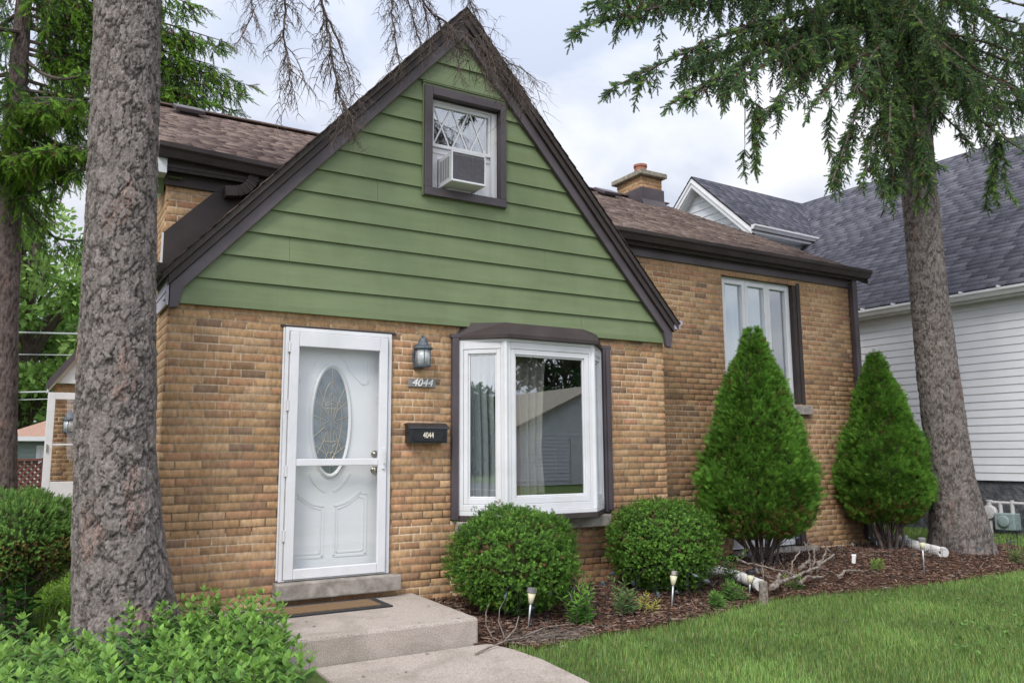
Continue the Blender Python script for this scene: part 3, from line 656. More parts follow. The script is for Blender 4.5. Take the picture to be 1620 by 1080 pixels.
# bay window
BZ0, BZ1 = .80, 2.385
BP = [(2.60, -.012), (2.945, -.335), (3.965, -.335), (4.315, -.012)]
BAY = None
def wall_frame(mb, p, q, z0, z1, w, wt, wb, d0, d1):
    """frame ring on the vertical plane through p,q (xy); d0..d1 distances outwards"""
    p = np.array(p); q = np.array(q); l_ = np.linalg.norm(q - p); u = (q - p) / l_; n = np.array((u[1], -u[0]))
    def bx(a0, a1, b0, b1):
        vs = [(*(p + u * a + n * d), z_) for d in (d0, d1) for a, z_ in ((a0, b0), (a1, b0), (a1, b1), (a0, b1))]
        mb.add(vs, [(3, 2, 1, 0), (4, 5, 6, 7), (0, 1, 5, 4), (1, 2, 6, 5), (2, 3, 7, 6), (3, 0, 4, 7)])
    bx(0, w, z0, z1); bx(l_ - w, l_, z0, z1); bx(w, l_ - w, z0, z0 + wb); bx(w, l_ - w, z1 - wt, z1)
for i in (1, 0, 2):
    p, q = np.array(BP[i]), np.array(BP[i + 1]); l_ = np.linalg.norm(q - p); u = (q - p) / l_; n = np.array((u[1], -u[0]))
    mb = MB(); wall_frame(mb, p, q, BZ0, BZ1, .052, .065, .06, -.05, .0)
    a, b = p + u * .054, q - u * .054; fw = .05 if i == 1 else .042
    wall_frame(mb, a, b, BZ0 + .062, BZ1 - .067, fw, fw, fw + .01, -.045, -.006)
    wall_frame(mb, a + u * (fw + .0005), b - u * (fw + .0005), BZ0 + .062 + fw + .011, BZ1 - .067 - fw - .0005, .016, .016, .016, -.045, -.020)
    if BAY is None:
        BAY = mb.build('bay_window', m_white, HOUSE, bevel=.004)
        for x0, x1, xa, xb in ((2.53, 2.598, 2.515, 2.75), (4.318, 4.415, 4.24, 4.43)):
            tm = MB(); tm.box((x0, -.04, .72), (x1, .06, 2.43)); tm.box((xa, -.036, 2.432), (xb, .06, 2.47))
            if x0 > 4: tm.box((4.345, -.054, .74), (4.392, -.041, 2.42))
            tm.build('jamb_trim', m_trim, BAY, bevel=.004)
    else: mb.build('bay_sash', m_white, BAY, bevel=.004)
    a2, b2 = a + u * (fw + .004) - n * .032, b - u * (fw + .004) - n * .032
    mb = MB(); zb, zt = BZ0 + .062 + fw + .015, BZ1 - .067 - fw - .004
    vs = [(*a2, zb), (*b2, zb), (*b2, zt), (*a2, zt)] + [(*(a2 - n * .006), zb), (*(b2 - n * .006), zb), (*(b2 - n * .006), zt), (*(a2 - n * .006), zt)]
    mb.add(vs, [(0, 1, 2, 3), (7, 6, 5, 4)]); mb.build('pane', m_glass, BAY)
for x, y in (BP[1], BP[2]): mb = MB(); mb.lathe((x, y + .016, BZ0 - .001), [(.030, 0), (.030, BZ1 - BZ0 + .002)], 8); mb.build('corner_post', m_white, BAY)
def grow(d): return [(BP[0][0] - d * .6, .0), (BP[1][0] - d * .4, BP[1][1] - d), (BP[2][0] + d * .4, BP[2][1] - d), (BP[3][0] + d * .6, .0)]
mb = MB(); mb.prism(grow(.012) + [(4.3, .1), (2.62, .1)], 'z', BZ0 - .045, BZ0 - .001); mb.build('stool_board', m_white, BAY, bevel=.004)
mb = MB(); mb.prism(grow(.020) + [(4.3, .1), (2.62, .1)], 'z', BZ0 - .095, BZ0 - .046); mb.build('skirt_board', m_trimd, BAY, bevel=.005)
mb = MB(); mb.box((2.58, -.11, .585), (4.33, .1, .702)); mb.build('bay_sill', m_stone, BAY, bevel=.01)
mb = MB(); mb.prism(grow(.012) + [(4.3, .04), (2.62, .04)], 'z', BZ1 + .001, BZ1 + .028); mb.build('head_board', m_white, BAY)
# hipped metal roof of the bay
lo = [(2.585, .0), (2.925, -.40), (3.99, -.40), (4.335, .0)]; hi = [(2.72, .0), (3.06, -.06), (3.85, -.06), (4.20, .0)]
mb = MB(); zl = BZ1 + .030; zh = 2.585; vs = [(*p, zl) for p in lo] + [(*p, zl + .035) for p in lo]
mids = [((a[0] * .52 + b[0] * .48), (a[1] * .52 + b[1] * .48), zl + .035 + .135) for a, b in zip(lo, hi)]
vs += mids + [(*p, zh) for p in hi]
fs = [(3, 2, 1, 0)]
for k in range(3):
    for i in range(3): fs.append((4 * k + i, 4 * k + i + 1, 4 * k + 5 + i, 4 * k + 4 + i))
fs += [(12, 13, 14, 15)]
mb.add(vs, fs); mb.build('bay_roof', m_trimd, BAY)
# the room behind the bay
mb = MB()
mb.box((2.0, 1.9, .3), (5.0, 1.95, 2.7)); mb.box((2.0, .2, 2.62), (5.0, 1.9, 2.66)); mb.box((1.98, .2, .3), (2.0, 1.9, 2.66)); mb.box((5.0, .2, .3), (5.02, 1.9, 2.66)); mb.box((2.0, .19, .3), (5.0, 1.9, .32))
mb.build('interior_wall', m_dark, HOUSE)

# gable window
mb = MB(); gx0, gx1, gz0, gz1 = 2.205, 3.115, 3.79, 4.90
mb.box((gx0, -.072, gz0 + .085), (gx0 + .085, .0, gz1)); mb.box((gx1 - .062, -.072, gz0 + .085), (gx1, .0, gz1)); mb.box((gx0, -.078, gz0), (gx1, .0, gz0 + .083)); mb.box((gx0 + .086, -.072, gz1 - .085), (gx1 - .063, .0, gz1))
mb.box((gx1 - .062, .001, gz0 + .085), (gx1 - .045, .10, gz1 - .02)); mb.box((gx0 + .086, .001, gz1 - .10), (gx1 - .063, .10, gz1 - .086))
GW = mb.build('gable_window', m_trim, HOUSE, bevel=.004)
mb = MB(); frame_boxes(mb, gx0 - .012, gx1 + .012, gz0 - .004, gz1 + .03, .011, -.050, -.004, .022, .003); mb.box((gx0 - .02, -.062, gz1 + .031), (gx1 + .02, -.004, gz1 + .040)); mb.build('siding_channel', m_siding, GW)
mb = MB(); frame_boxes(mb, 2.293, 3.05, 3.878, 4.80, .022, .012, .095); mb.box((2.985, .006, 3.9), (3.027, .09, 4.778)); frame_boxes(mb, 2.316, 2.983, 4.325, 4.777, .028, .02, .06, .035, .032)
mb.box((2.316, .045, 4.27), (2.983, .085, 4.32)); GS = mb.build('window_sash', m_white, GW, bevel=.003)
mb = MB(); mb.box((2.345, .040, 4.358), (2.954, .044, 4.741)); mb.build('pane', m_glass, GW)
mb = MB(); x0, x1, z0, z1 = 2.345, 2.954, 4.358, 4.741; st = (x1 - x0) / 2.45
st = (x1 - x0) / 3
for k in range(3):
    mb.bar((x0 + k * st, .0375, z1), (x0 + (k + .84) * st, .0375, z0), .003, .015, (1, 0, 0))
    mb.bar((x0 + (k + .88) * st, .0345, z1), (x0 + (k + .02) * st, .0345, z0), .003, .015, (1, 0, 0))
mb.build('lattice_muntin', m_white, GW)
mb = MB(); mb.box((2.30, .06, 3.88), (2.402, .075, 4.27)); mb.box((2.80, .06, 3.88), (2.985, .075, 4.27))
for k in range(5): mb.box((2.312 + k * .018, .054, 3.90), (2.320 + k * .018, .059, 4.25)); mb.box((2.82 + k * .03, .054, 3.90), (2.832 + k * .03, .059, 4.25))
mb.box((2.402, .062, 4.215), (2.80, .075, 4.27)); mb.build('side_panel', m_ac, GW)
mb = MB(); mb.box((2.2, .35, 3.7), (3.1, .37, 5.0)); mb.build('window_backing', m_dark, GW)  # added dark sheet in place of the attic's shade, not a real blind

# three-light window of the right wing and the basement window under it
def casement(name, x0, x1, z0, z1, y, parts, blind, parent=HOUSE):
    mb = MB(); frame_boxes(mb, x0, x1, z0, z1, .035, y, y + .09); W_ = mb.build(name, m_white, parent, bevel=.004)
    l_ = (x1 - x0 - .07) / parts
    for i in range(parts):
        a, b = x0 + .035 + i * l_, x0 + .035 + (i + 1) * l_
        mb = MB(); frame_boxes(mb, a + .001, b - .001, z0 + .036, z1 - .036, .055, y - .012, y + .06); s = mb.build('window_sash', m_white, W_, bevel=.006)
        mb = MB(); mb.box((a + .057, y + .03, z0 + .092), (b - .057, y + .034, z1 - .092)); mb.build('pane', m_glass, W_)
        mb = MB(); mb.box((a + .058, y + .045, z0 + .093), (b - .058, y + .05, z1 - .093)); mb.build('window_backing', blind[i], W_)
    return W_
casement('wing_window', 6.69, 8.005, 1.955, 3.605, .575, 3, (m_pale, m_pale, m_shade))
mb = MB(); mb.box((8.007, .508, 1.955), (8.128, .70, 3.61)); mb.box((8.07, .492, 1.955), (8.135, .507, 3.63)); mb.box((6.66, .52, 3.607), (8.006, .70, 3.66)); mb.build('window_trim', m_trimd, HOUSE, bevel=.003)
mb = MB(); mb.box((6.60, .43, 1.82), (8.20, .68, 1.945)); mb.build('window_sill', m_stone, HOUSE, bevel=.01)
casement('basement_window', 6.69, 7.86, .125, .58, .56, 2, (m_shade, m_shade))
mb = MB(); mb.box((7.862, .508, .125), (7.988, .68, .60)); mb.box((7.90, .490, .125), (7.995, .507, .60)); mb.build('window_trim', m_trimd, HOUSE)
mb = MB(); mb.box((6.62, .40, -.05), (8.13, .62, .105)); mb.build('window_sill', m_stone, HOUSE, bevel=.012)

# side entry at the back left: little brick vestibule, pent roof, open storm door
brick_wall('brick_wall', HOUSE, (-.62, 8.2, -.2), (1, 0, 0), (0, -1, 0), .61, -.2, 2.5, [], seed=41)
mb = MB(); mb.prism([(-.70, 2.40), (.0, 3.40), (.0, 3.52), (-.72, 2.52)], 'y', 8.02, 9.3); mb.build('porch_roof', m_trim, HOUSE)
mb = MB(); mb.prism([(-.71, 2.33), (.0, 3.34), (.0, 3.395), (-.71, 2.395)], 'y', 8.06, 8.2); mb.prism([(-.60, 2.51), (-.01, 2.51), (-.01, 3.32)], 'y', 8.12, 8.198); mb.build('porch_soffit', m_nsid, HOUSE)
mb = MB(); frame_boxes(mb, -.69, .005, .31, 2.345, .11, 7.955, 7.995, .11, .62); mb.box((-.58, 7.96, 1.50), (-.105, 7.99, 1.53)); SD = mb.build('side_storm_door', m_white, HOUSE, bevel=.006)
mb = MB(); mb.box((-.585, 7.972, .925), (-.10, 7.976, 2.24)); mb.build('storm_glass', m_glassd, SD)
mb = MB(); mb.box((-.665, 7.93, 1.40), (-.645, 7.954, 1.52)); mb.build('storm_handle', m_nickel, SD)
mb = MB(); mb.box((-.7, 7.7, -.2), (-.005, 8.19, .27)); mb.build('side_step', m_conc, HOUSE, bevel=.01)

# concrete stoop at the front door
mb = MB(); mb.prism([(.40, -.004), (2.16, -.004), (2.13, -1.30), (.50, -1.30)], 'z', -.5, .102)
tag(mb.build('front_step', m_conc2, None, (1.3, -.6, -.1), bevel=.022), 'low concrete stoop slab below the front door', 'step')

# ------------------------------------------------------------------ things on and around the facade
t = thing('air_conditioner', (2.6, -.1, 3.87), 'white window air conditioner poking out of the gable window', 'air conditioner')
mb = MB(); ax0, ax1, ay0, ay1, az0, az1 = 2.405, 2.775, -.255, .055, 3.905, 4.205
mb.box((ax0, ay0 + .02, az0), (ax0 + .012, ay1, az1)); mb.box((ax1 - .012, ay0 + .02, az0), (ax1, ay1, az1)); mb.box((ax0 + .012, ay0 + .02, az1 - .012), (ax1 - .012, ay1, az1)); mb.box((ax0 + .012, ay0 + .02, az0), (ax1 - .012, ay1, az0 + .012))
frame_boxes(mb, ax0 - .002, ax1 + .002, az0 - .002, az1 + .002, .016, ay0, ay0 + .0195, .016, .022); mb.box((ax0 + .05, ay1 - .1, az0 - .03), (ax1 - .05, ay1, az0 - .001)); mb.build('casing', m_ac, t, bevel=.005)
mb = MB(); mb.box((ax0 + .015, ay0 + .012, az0 + .021), (ax1 - .015, ay0 + .03, az1 - .015))
for k in range(26): z_ = az0 + .026 + k * .0094; mb.box((ax0 + .016, ay0 + .005, z_), (ax1 - .016, ay0 + .0118, z_ + .0045))
mb.build('rear_grille', m_acgrille, t)
mb = MB()
for c in range(4):
    for k in range(13): mb.box((ax0 - .0035, ay0 + .06 + c * .052, az0 + .05 + k * .0165), (ax0 - .0005, ay0 + .094 + c * .052, az0 + .0565 + k * .0165))
mb.build('side_louvres', m_acgrille, t)

def lantern(loc, label, sc=1.0):
    x, y, z = loc; t = thing('wall_lantern', loc, label, 'wall lamp')
    def A(p): return (x + p[0] * sc, y + p[1] * sc, z + p[2] * sc)
    mb = MB(); mb.prism([(x + a * sc, z + b * sc) for a, b in ((-.05, -.02), (.05, -.02), (.062, .12), (.035, .21), (-.035, .21), (-.062, .12))], 'y', y - .03 * sc, y)
    mb.build('back_plate', m_lantern, t, bevel=.006)
    mb = MB(); pts = [A((0, -.02, .10)), A((0, -.055, .15)), A((0, -.07, .21)), A((0, -.085, .255)), A((0, -.115, .272)), A((0, -.14, .255)), A((0, -.142, .22)), A((0, -.125, .205))]
    mb.tube(pts, .0125 * sc, 8); mb.build('arm', m_lantern, t, smooth=True)
    mb = MB(); mb.lathe(A((0, -.115, 0)), [(r * sc, h * sc) for r, h in ((.088, .150), (.092, .158), (.088, .166), (.062, .185), (.045, .215), (.036, .25), (.012, .262))], 20); mb.build('cap', m_lantern, t, smooth=False)
    mb = MB(); mb.lathe(A((0, -.115, 0)), [(r * sc, h * sc) for r, h in ((.068, .0), (.070, .15))], 20); mb.build('glass_cylinder', m_seed, t, smooth=True)
    mb = MB(); mb.lathe(A((0, -.115, 0)), [(r * sc, h * sc) for r, h in ((.073, -.012), (.075, .002), (.071, .006))], 20)
    for k in range(6):
        a = R(60 * k + 15); mb.bar(A((.071 * math.cos(a), -.115 + .071 * math.sin(a), 0)), A((.072 * math.cos(a), -.115 + .072 * math.sin(a), .15)), .006 * sc, .006 * sc)
    mb.build('cage', m_lantern, t)
lantern((2.185, -.002, 2.135), 'weathered gray-blue wall lantern beside the front door above the house numbers')
lantern((-.36, 8.198, 1.72), 'wall lantern seen through the glass of the open side door', 1.25)

t = thing('number_plaque', (2.22, -.003, 1.98), 'small gray plaque with white slanted numerals 4044 on the brick', 'house number')
mb = MB(); mb.box((2.085, -.018, 1.945), (2.362, -.003, 2.022)); mb.build('plate', m_plaque, t, bevel=.004)
text('4044', .098, (2.222, -.021, 1.984), (R(90), 0, 0), m_paint, t, .003, .28, 1.06)

t = thing('mailbox', (2.245, -.002, 1.43), 'black wall mailbox with number 4044 between door and bay window', 'mailbox')
mx0, mx1, mz0, mz1 = 2.05, 2.452, 1.430, 1.60
mb = MB(); mb.prism([(-.002, mz0), (-.11, mz0), (-.118, mz0 + .10), (-.118, mz1 - .035), (-.002, mz1 - .005)], 'x', mx0 + .012, mx1 - .012); mb.build('box_body', m_black, t, bevel=.005)
mb = MB(); mb.prism([(-.002, mz1 + .005), (-.06, mz1 + .012), (-.125, mz1 - .022), (-.130, mz1 - .045), (-.119, mz1 - .045), (-.119, mz1 - .034), (-.06, mz1 - .012), (-.002, mz1 - .004)], 'x', mx0, mx1); mb.build('lid', m_black, t, bevel=.003)
mb = MB(); px0, px1, pz0, pz1 = mx0 + .055, mx1 - .045, mz0 + .025, mz1 - .055
pp = [(px0, pz0), (px1, pz0), (px1, pz1 - .012), (px1 - .014, pz1), (px0 + .014, pz1), (px0, pz1 - .012)]
for i in range(6):
    a, b = pp[i], pp[(i + 1) % 6]; mb.bar((a[0], -.121, a[1]), (b[0], -.121, b[1]), .006, .006, (0, 1, 0))
mb.build('raised_border', m_black, t)
text('4044', .075, (2.245, -.1205, 1.497), (R(90), 0, 0), m_cream, t, .002, 0, .72)

mb = MB(); mb.prism([(.60, -.17), (1.74, -.17), (1.74, -.56), (.60, -.56)], 'z', .104, .116); 
t = thing('doormat', (1.2, -.36, .103), 'coir doormat with black rubber border on the concrete step', 'mat')
mb.build('rubber_border', m_rubber, t, bevel=.004)
mb = MB(); mb.box((.68, -.50, .1165), (1.66, -.22, .123)); mb.build('coir_panel', m_coir, t)

# curtains and the pot on the bay sill
def curtain(name, label, x0, x1, y, z0, z1, mat, folds, amp, flare=0, origin=None):
    n = folds * 10; V = []; rows = 14
    for j in range(rows + 1):
        f = j / rows; z_ = z0 + (z1 - z0) * f; w = 1 - flare * (1 - abs(2 * f - .7))
        for i in range(n + 1):
            s = i / n; V.append((x0 + (x1 - x0) * s * w + .015 * math.sin(f * 5), y + amp * math.sin(s * folds * 6.283 + math.sin(f * 3)) * (.6 + .4 * f), z_))
    F = [(j * (n + 1) + i, j * (n + 1) + i + 1, (j + 1) * (n + 1) + i + 1, (j + 1) * (n + 1) + i) for j in range(rows) for i in range(n)]
    return tag(build_np(name, V, F, mat, None, (x0, y, z0), smooth=True), label, 'curtain')
curtain('curtain', 'gray drape gathered at the left of the big bay pane', 3.13, 3.50, -.17, .84, 2.32, m_curtain, 4, .03, .18)
curtain('curtain', 'narrow rust red drape edge beside the gray drape in the bay', 3.02, 3.15, -.225, .84, 2.32, m_redc, 2, .015)
curtain('curtain', 'sheer pale curtain behind the left pane of the bay', 2.66, 3.05, .06, .84, 2.32, m_sheer, 5, .03)
t = thing('potted_plant', (3.39, -.245, .80), 'small potted succulent standing on the bay window stool', 'potted plant')
mb = MB(); mb.lathe((3.39, -.245, .80), [(.045, 0), (.055, .07), (.058, .075), (.05, .075)], 16); mb.build('pot', m_pot, t)
n = 40; az = RNG.uniform(0, 6.28, n); dd = np.stack([np.cos(az) * .6, np.sin(az) * .35, RNG.uniform(.5, 1, n)], 1)
BL = [(-.12, 0, 0), (.12, 0, 0), (.16, .03, .5), (-.16, .03, .5), (.02, 0, 1), (-.02, 0, 1)]; BLF = [(0, 1, 2, 3), (3, 2, 4, 5)]
scatter('leaves', BL, BLF, rotmats(dd, RNG.uniform(0, 6.28, n)), np.tile((3.39, -.245, .875), (n, 1)), RNG.uniform(.05, .10, n), np.tile((.06, .12, .05), (n, 1)), m_leaf, t)

# ------------------------------------------------------------------ neighbour's house on the right
NB = thing('neighbour_house', (12.5, 1.0, 0), 'white sided house with dark gray shingle roof and gabled dormer next door', 'house')
NX, NGZ = 12.5, 3.86
mb = MB(); z = .85; lap = .127
while z < NGZ - .12:
    zt = min(z + lap, NGZ - .1)
    mb.add([(NX - .016, -3, z), (NX - .016, 14, z), (NX - .004, 14, zt), (NX - .004, -3, zt), (NX + .01, -3, z), (NX + .01, 14, z)], [(3, 2, 1, 0), (0, 1, 5, 4)]); z += lap
mb.box((NX + .011, -3, .85), (NX + .2, 14, NGZ)); mb.build('siding_wall', m_nsid, NB)
mb = MB(); mb.box((NX + .03, -3, -.4), (NX + .25, 14, .845)); mb.build('foundation', m_found, NB)
mb = MB(); mb.box((NX + .2, -3, -.3), (20.6, -2.8, NGZ)); mb.box((20.4, -3, -.3), (20.6, 14, NGZ)); mb.prism([(12.7, NGZ), (20.5, NGZ), (16.85, 7.7)], 'y', -2.99, -2.9); mb.build('end_wall', m_nsid, NB)
NE, NRX, NRZ = 12.27, 16.85, 7.95
nsl = (NRZ - 3.93) / (NRX - NE)
mb = MB(); mb.prism([(NE, 3.925), (NRX, NRZ - .005), (21.4, 3.925), (21.4, 3.8), (NRX, NRZ - .13), (NE, 3.8)], 'y', -3.2, 14.2); mb.build('roof', m_deck, NB)
NS = [(.105, .106, .130), (.122, .122, .148), (.088, .089, .111), (.140, .140, .166), (.112, .112, .138)]
nl = math.hypot(1, nsl)
shingles('roof_shingles', NB, (NE - .02, 14.2, 3.93), (0, -1, 0), (1 / nl, 0, nsl / nl), 17.4, (NRX - NE) * nl, NS, expo=.14, tabw=.31, mat=m_nroof, seed=51, wj=.0, jit=.0008)
mb = MB(); gutter(mb, (NE + .02, -3.2, 3.90), (NE + .02, 14.2, 3.90), (-1, 0, 0), .12, .115); mb.box((NE + .021, -3.2, 3.75), (NE + .04, 14.2, 3.895)); mb.box((NE + .041, -3.2, 3.755), (NX, 14.2, 3.775))
for k in range(30): mb.box((NE - .11, -3 + k * .6, 3.892), (NE + .06, -2.975 + k * .6, 3.935))
mb.build('gutter', m_white, NB)
mb = MB(); mb.bar((NE - .03, -.95, 3.78), (NX - .05, -.95, 3.55), .08, .08, (0, 1, 0)); mb.box((NX - .09, -.99, .2), (NX - .02, -.91, 3.56)); mb.build('downspout', m_white, NB)
# dormer
DY, DZ, DX, DHW, DEZ = 7.08, 7.95, 13.0, 1.62, 6.42
dsl = (DZ - DEZ) / DHW
mb = MB(); z = DEZ - .6
while z < DZ - .12:
    zt = z + .19; h0 = min(DHW - .1, (DZ - .1 - z) / dsl); h1 = min(DHW - .1, max(0.01, (DZ - .1 - zt) / dsl))
    mb.add([(DX - .018, DY - h0, z), (DX - .018, DY + h0, z), (DX - .003, DY + h1, zt), (DX - .003, DY - h1, zt), (DX, DY - h0, z), (DX, DY + h0, z)], [(3, 2, 1, 0), (0, 1, 5, 4)]); z = zt
z = DEZ - 2.2
while z < DEZ - .06:
    zt = z + .19; mb.add([(DX, DY - DHW + .1 - .014, z), (16.5, DY - DHW + .1 - .014, z), (16.5, DY - DHW + .1, zt), (DX, DY - DHW + .1, zt)], [(0, 1, 2, 3)]); z = zt
mb.prism([(DY - DHW + .115, DEZ - 2.5), (DY + DHW - .1, DEZ - 2.5), (DY + DHW - .1, DEZ), (DY, DZ - .13), (DY - DHW + .115, DEZ)], 'x', DX + .005, 16.5)
DM = mb.build('dormer', m_nsid, NB)
for sg in (-1, 1):
    mb = MB(); mb.prism([(DY, DZ), (DY + sg * (DHW + .14), DZ - dsl * (DHW + .14)), (DY + sg * (DHW + .14), DZ - dsl * (DHW + .14) - .08), (DY, DZ - .08)], 'x', DX - .26, 17.0); mb.build('dormer_roof', m_deck, DM)
    u2 = np.array([0, -sg, dsl]); u2 /= np.linalg.norm(u2); wl = math.hypot(DHW + .14, (DHW + .14) * dsl)
    shingles('dormer_shingles', DM, (DX - .28, DY + sg * (DHW + .16), DZ - dsl * (DHW + .16) + .003), (1, 0, 0), u2, 4.3, wl + .03, NS, expo=.14, tabw=.30, mat=m_nroof, seed=52 + sg, wj=.02)
    mb = MB(); mb.prism([(DY, DZ - .05), (DY + sg * (DHW + .13), DZ - .05 - dsl * (DHW + .13)), (DY + sg * (DHW + .13), DZ - .27 - dsl * (DHW + .13)), (DY, DZ - .27)], 'x', DX - .285, DX - .262)
    mb.prism([(DY, DZ - .12), (DY + sg * (DHW + .13), DZ - .12 - dsl * (DHW + .13)), (DY + sg * (DHW + .13), DZ - .16 - dsl * (DHW + .13)), (DY, DZ - .16)], 'x', DX - .305, DX - .286)
    mb.prism([(DY, DZ - .28), (DY + sg * (DHW + .10), DZ - .28 - dsl * (DHW + .10)), (DY + sg * (DHW + .10), DZ - .30 - dsl * (DHW + .10)), (DY, DZ - .30)], 'x', DX - .26, DX); mb.build('dormer_rake', m_white, DM)
mb = MB(); gutter(mb, (DX - .28, DY - DHW - .13, DEZ - .10), (15.6, DY - DHW - .13, DEZ - .10), (0, -1, 0), .11, .10); mb.box((DX - .26, DY - DHW - .129, DEZ - .27), (15.6, DY - DHW - .11, DEZ - .1)); mb.box((DX - .1, DY - DHW - .109, DEZ - .27), (15.5, DY - DHW + .10, DEZ - .25)); mb.build('dormer_gutter', m_white, DM)
NB.rotation_euler = (0, 0, R(2.0))

t = thing('gas_meter', (12.3, .2, 0), 'gray green gas meter with white pipes against the dark foundation', 'gas meter')
mb = MB(); mb.box((12.20, .06, .10), (12.40, .36, .36)); mb.lathe((12.195, .21, .24), [(.09, 0), (.09, -.03), (.03, -.04)], 20, 'x'); mb.build('meter_body', m_meter, t, bevel=.03)
mb = MB(); mb.lathe((12.30, .47, .36), [(.03, .06), (.10, .05), (.115, .02), (.115, -.02), (.10, -.05), (.03, -.06)], 20, 'x'); mb.lathe((12.30, .47, .36), [(.04, 0), (.04, .17), (.05, .17), (.05, .19)], 14); mb.build('regulator', m_pipe, t)
mb = MB(); r_ = .024
mb.tube([(12.3, .47, .50), (12.3, .44, .515), (12.3, .30, .515)], r_, 10); mb.tube([(12.3, .30, .36), (12.3, .30, .53)], .03, 10); mb.tube([(12.3, .12, .36), (12.3, .12, .56)], .03, 10)
mb.tube([(12.3, .30, .515), (12.3, -.1, .515), (12.3, -.15, .50), (12.3, -.16, .45), (12.3, -.16, .30), (12.45, -.18, .28), (12.6, -.18, .28)], r_, 10); mb.tube([(12.3, .47, .25), (12.3, .47, -.06)], r_, 10)
mb.build('pipe', m_pipe, t)

# chain-link fence between the houses
t = thing('chain_link_fence', (10.8, 2.1, 0), 'gray chain link fence closing the gap between the two houses', 'fence')
fa, fb = np.array((9.28, 1.9)), np.array((12.42, 2.15)); mb = MB()
for k in range(5):
    p = fa + (fb - fa) * (k / 4); mb.tube([(*p, -.1), (*p, 1.10)], .022, 8); mb.build('post', m_galv, t); mb = MB()
mb.tube([(*fa, 1.07), (*fb, 1.07)], .016, 8); mb.build('top_rail', m_galv, t)
V = []; F = []; fl = np.linalg.norm(fb - fa); uu = (fb - fa) / fl; hh = 1.05; st_ = .052
k = -hh
while k < fl:
    for sg in (1, -1):
        a0, z0, a1, z1 = (k, .0, k + hh, hh) if sg > 0 else (k + hh, .0, k, hh)
        if sg > 0:
            if a0 < 0: z0 -= a0; a0 = 0
            if a1 > fl: z1 -= a1 - fl; a1 = fl
        else:
            if a0 > fl: z0 += a0 - fl; a0 = fl
            if a1 < 0: z1 += a1; a1 = 0
        if z1 - z0 < .03: continue
        b = len(V); w = .0022; dx = .707 * w; q0 = fa + uu * a0; q1 = fa + uu * a1; yo = .002 * sg
        for (q, z_) in ((q0, z0), (q1, z1)):
            V += [(q[0] - dx * sg, q[1] + yo, z_ + dx), (q[0] + dx * sg, q[1] + yo, z_ - dx), (q[0], q[1] + yo - .003, z_)]
        F += [(b, b + 3, b + 4, b + 1), (b + 1, b + 4, b + 5, b + 2), (b + 2, b + 5, b + 3, b)]
    k += st_
build_np('wire_mesh', V, F, m_galv, t)

# ------------------------------------------------------------------ back left: garage, lattice fence, cables
t = thing('garage', (-2.5, 17, 0), 'low sage garage with reddish hipped roof beyond the lattice fence', 'garage')
mb = MB(); z = .0
while z < 1.68: mb.add([(-1.3, 17.98, z), (4.4, 17.98, z), (4.4, 18, z + .12), (-1.3, 18, z + .12)], [(0, 1, 2, 3)]); z += .12
mb.box((-1.3, 18.01, -.2), (4.4, 23, 1.75)); mb.build('wall', m_gar, t)
mb = MB(); ro = [(-1.65, 17.6), (4.8, 17.6), (4.8, 23.4), (-1.65, 23.4)]
mb.add([(*p, 1.84) for p in ro] + [(1.25, 20.5, 3.05), (1.9, 20.5, 3.05)], [(0, 1, 5, 4), (1, 2, 5), (2, 3, 4, 5), (3, 0, 4), (3, 2, 1, 0)]); mb.build('roof', m_garr, t)
mb = MB(); mb.box((-1.67, 17.57, 1.73), (4.82, 17.599, 1.845)); mb.build('fascia', m_white, t)
mb = MB(); frame_boxes(mb, -.74, .3, .0, 1.62, .09, 17.93, 17.975); mb.box((-.65, 17.95, .09), (.21, 17.975, 1.53)); mb.build('door', m_white, t)
t = thing('lattice_fence', (-1.6, 13.5, 0), 'brown diagonal lattice fence panels beside the open side door', 'fence')
mb = MB()
for k in range(5):
    x0 = -6.6 + k * 1.5; mb.box((x0 - .05, 13.47, -.2), (x0 + .05, 13.57, 1.30)); mb.build('post', m_lat, t); mb = MB()
for yy, sg in ((13.50, 1), (13.525, -1)):
    k = -1.3
    while k < 6.2:
        a0, z0, a1, z1 = (k, .0, k + 1.24, 1.24); 
        if a0 < 0: z0 -= a0; a0 = 0
        if a1 > 6.: z1 -= a1 - 6.; a1 = 6.
        if z1 - z0 > .1:
            xa, xb = (-6.6 + a0, -6.6 + a1) if sg > 0 else (-.6 - a0, -.6 - a1); mb.bar((xa, yy, z0), (xb, yy, z1), .012, .06, (0, 0, 1))
        k += .135
mb.bar((-6.6, 13.48, 1.26), (-.6, 13.48, 1.26), .07, .05); mb.bar((-6.6, 13.48, .03), (-.6, 13.48, .03), .07, .05); mb.build('lattice_panel', m_lat, t)
for nm, a, b, r_, lb in (('utility_cable', (-14, 24, 5.6), (-.02, 8.9, 3.45), .016, 'uppermost pale utility cable running to the back corner of the house'), ('utility_cable', (-14, 24, 4.9), (-.02, 8.95, 3.08), .009, 'thin utility cable just below the uppermost pale cable'),
                         ('utility_cable', (-14, 24, 3.45), (-.62, 8.9, 2.42), .014, 'lower pale utility cable ending above the open side door'), ('utility_cable', (-14, 24, 3.1), (-.62, 8.95, 2.30), .008, 'lowest thin utility cable above the lattice fence')):
    mb = MB(); a, b = Vector(a), Vector(b); mb.tube([a + (b - a) * (k / 10) - Vector((0, 0, .25 * math.sin(math.pi * k / 10))) for k in range(11)], r_, 6)
    tag(mb.build(nm, m_wire, None, tuple(b)), lb, 'cable', 'utility cables at the back left')

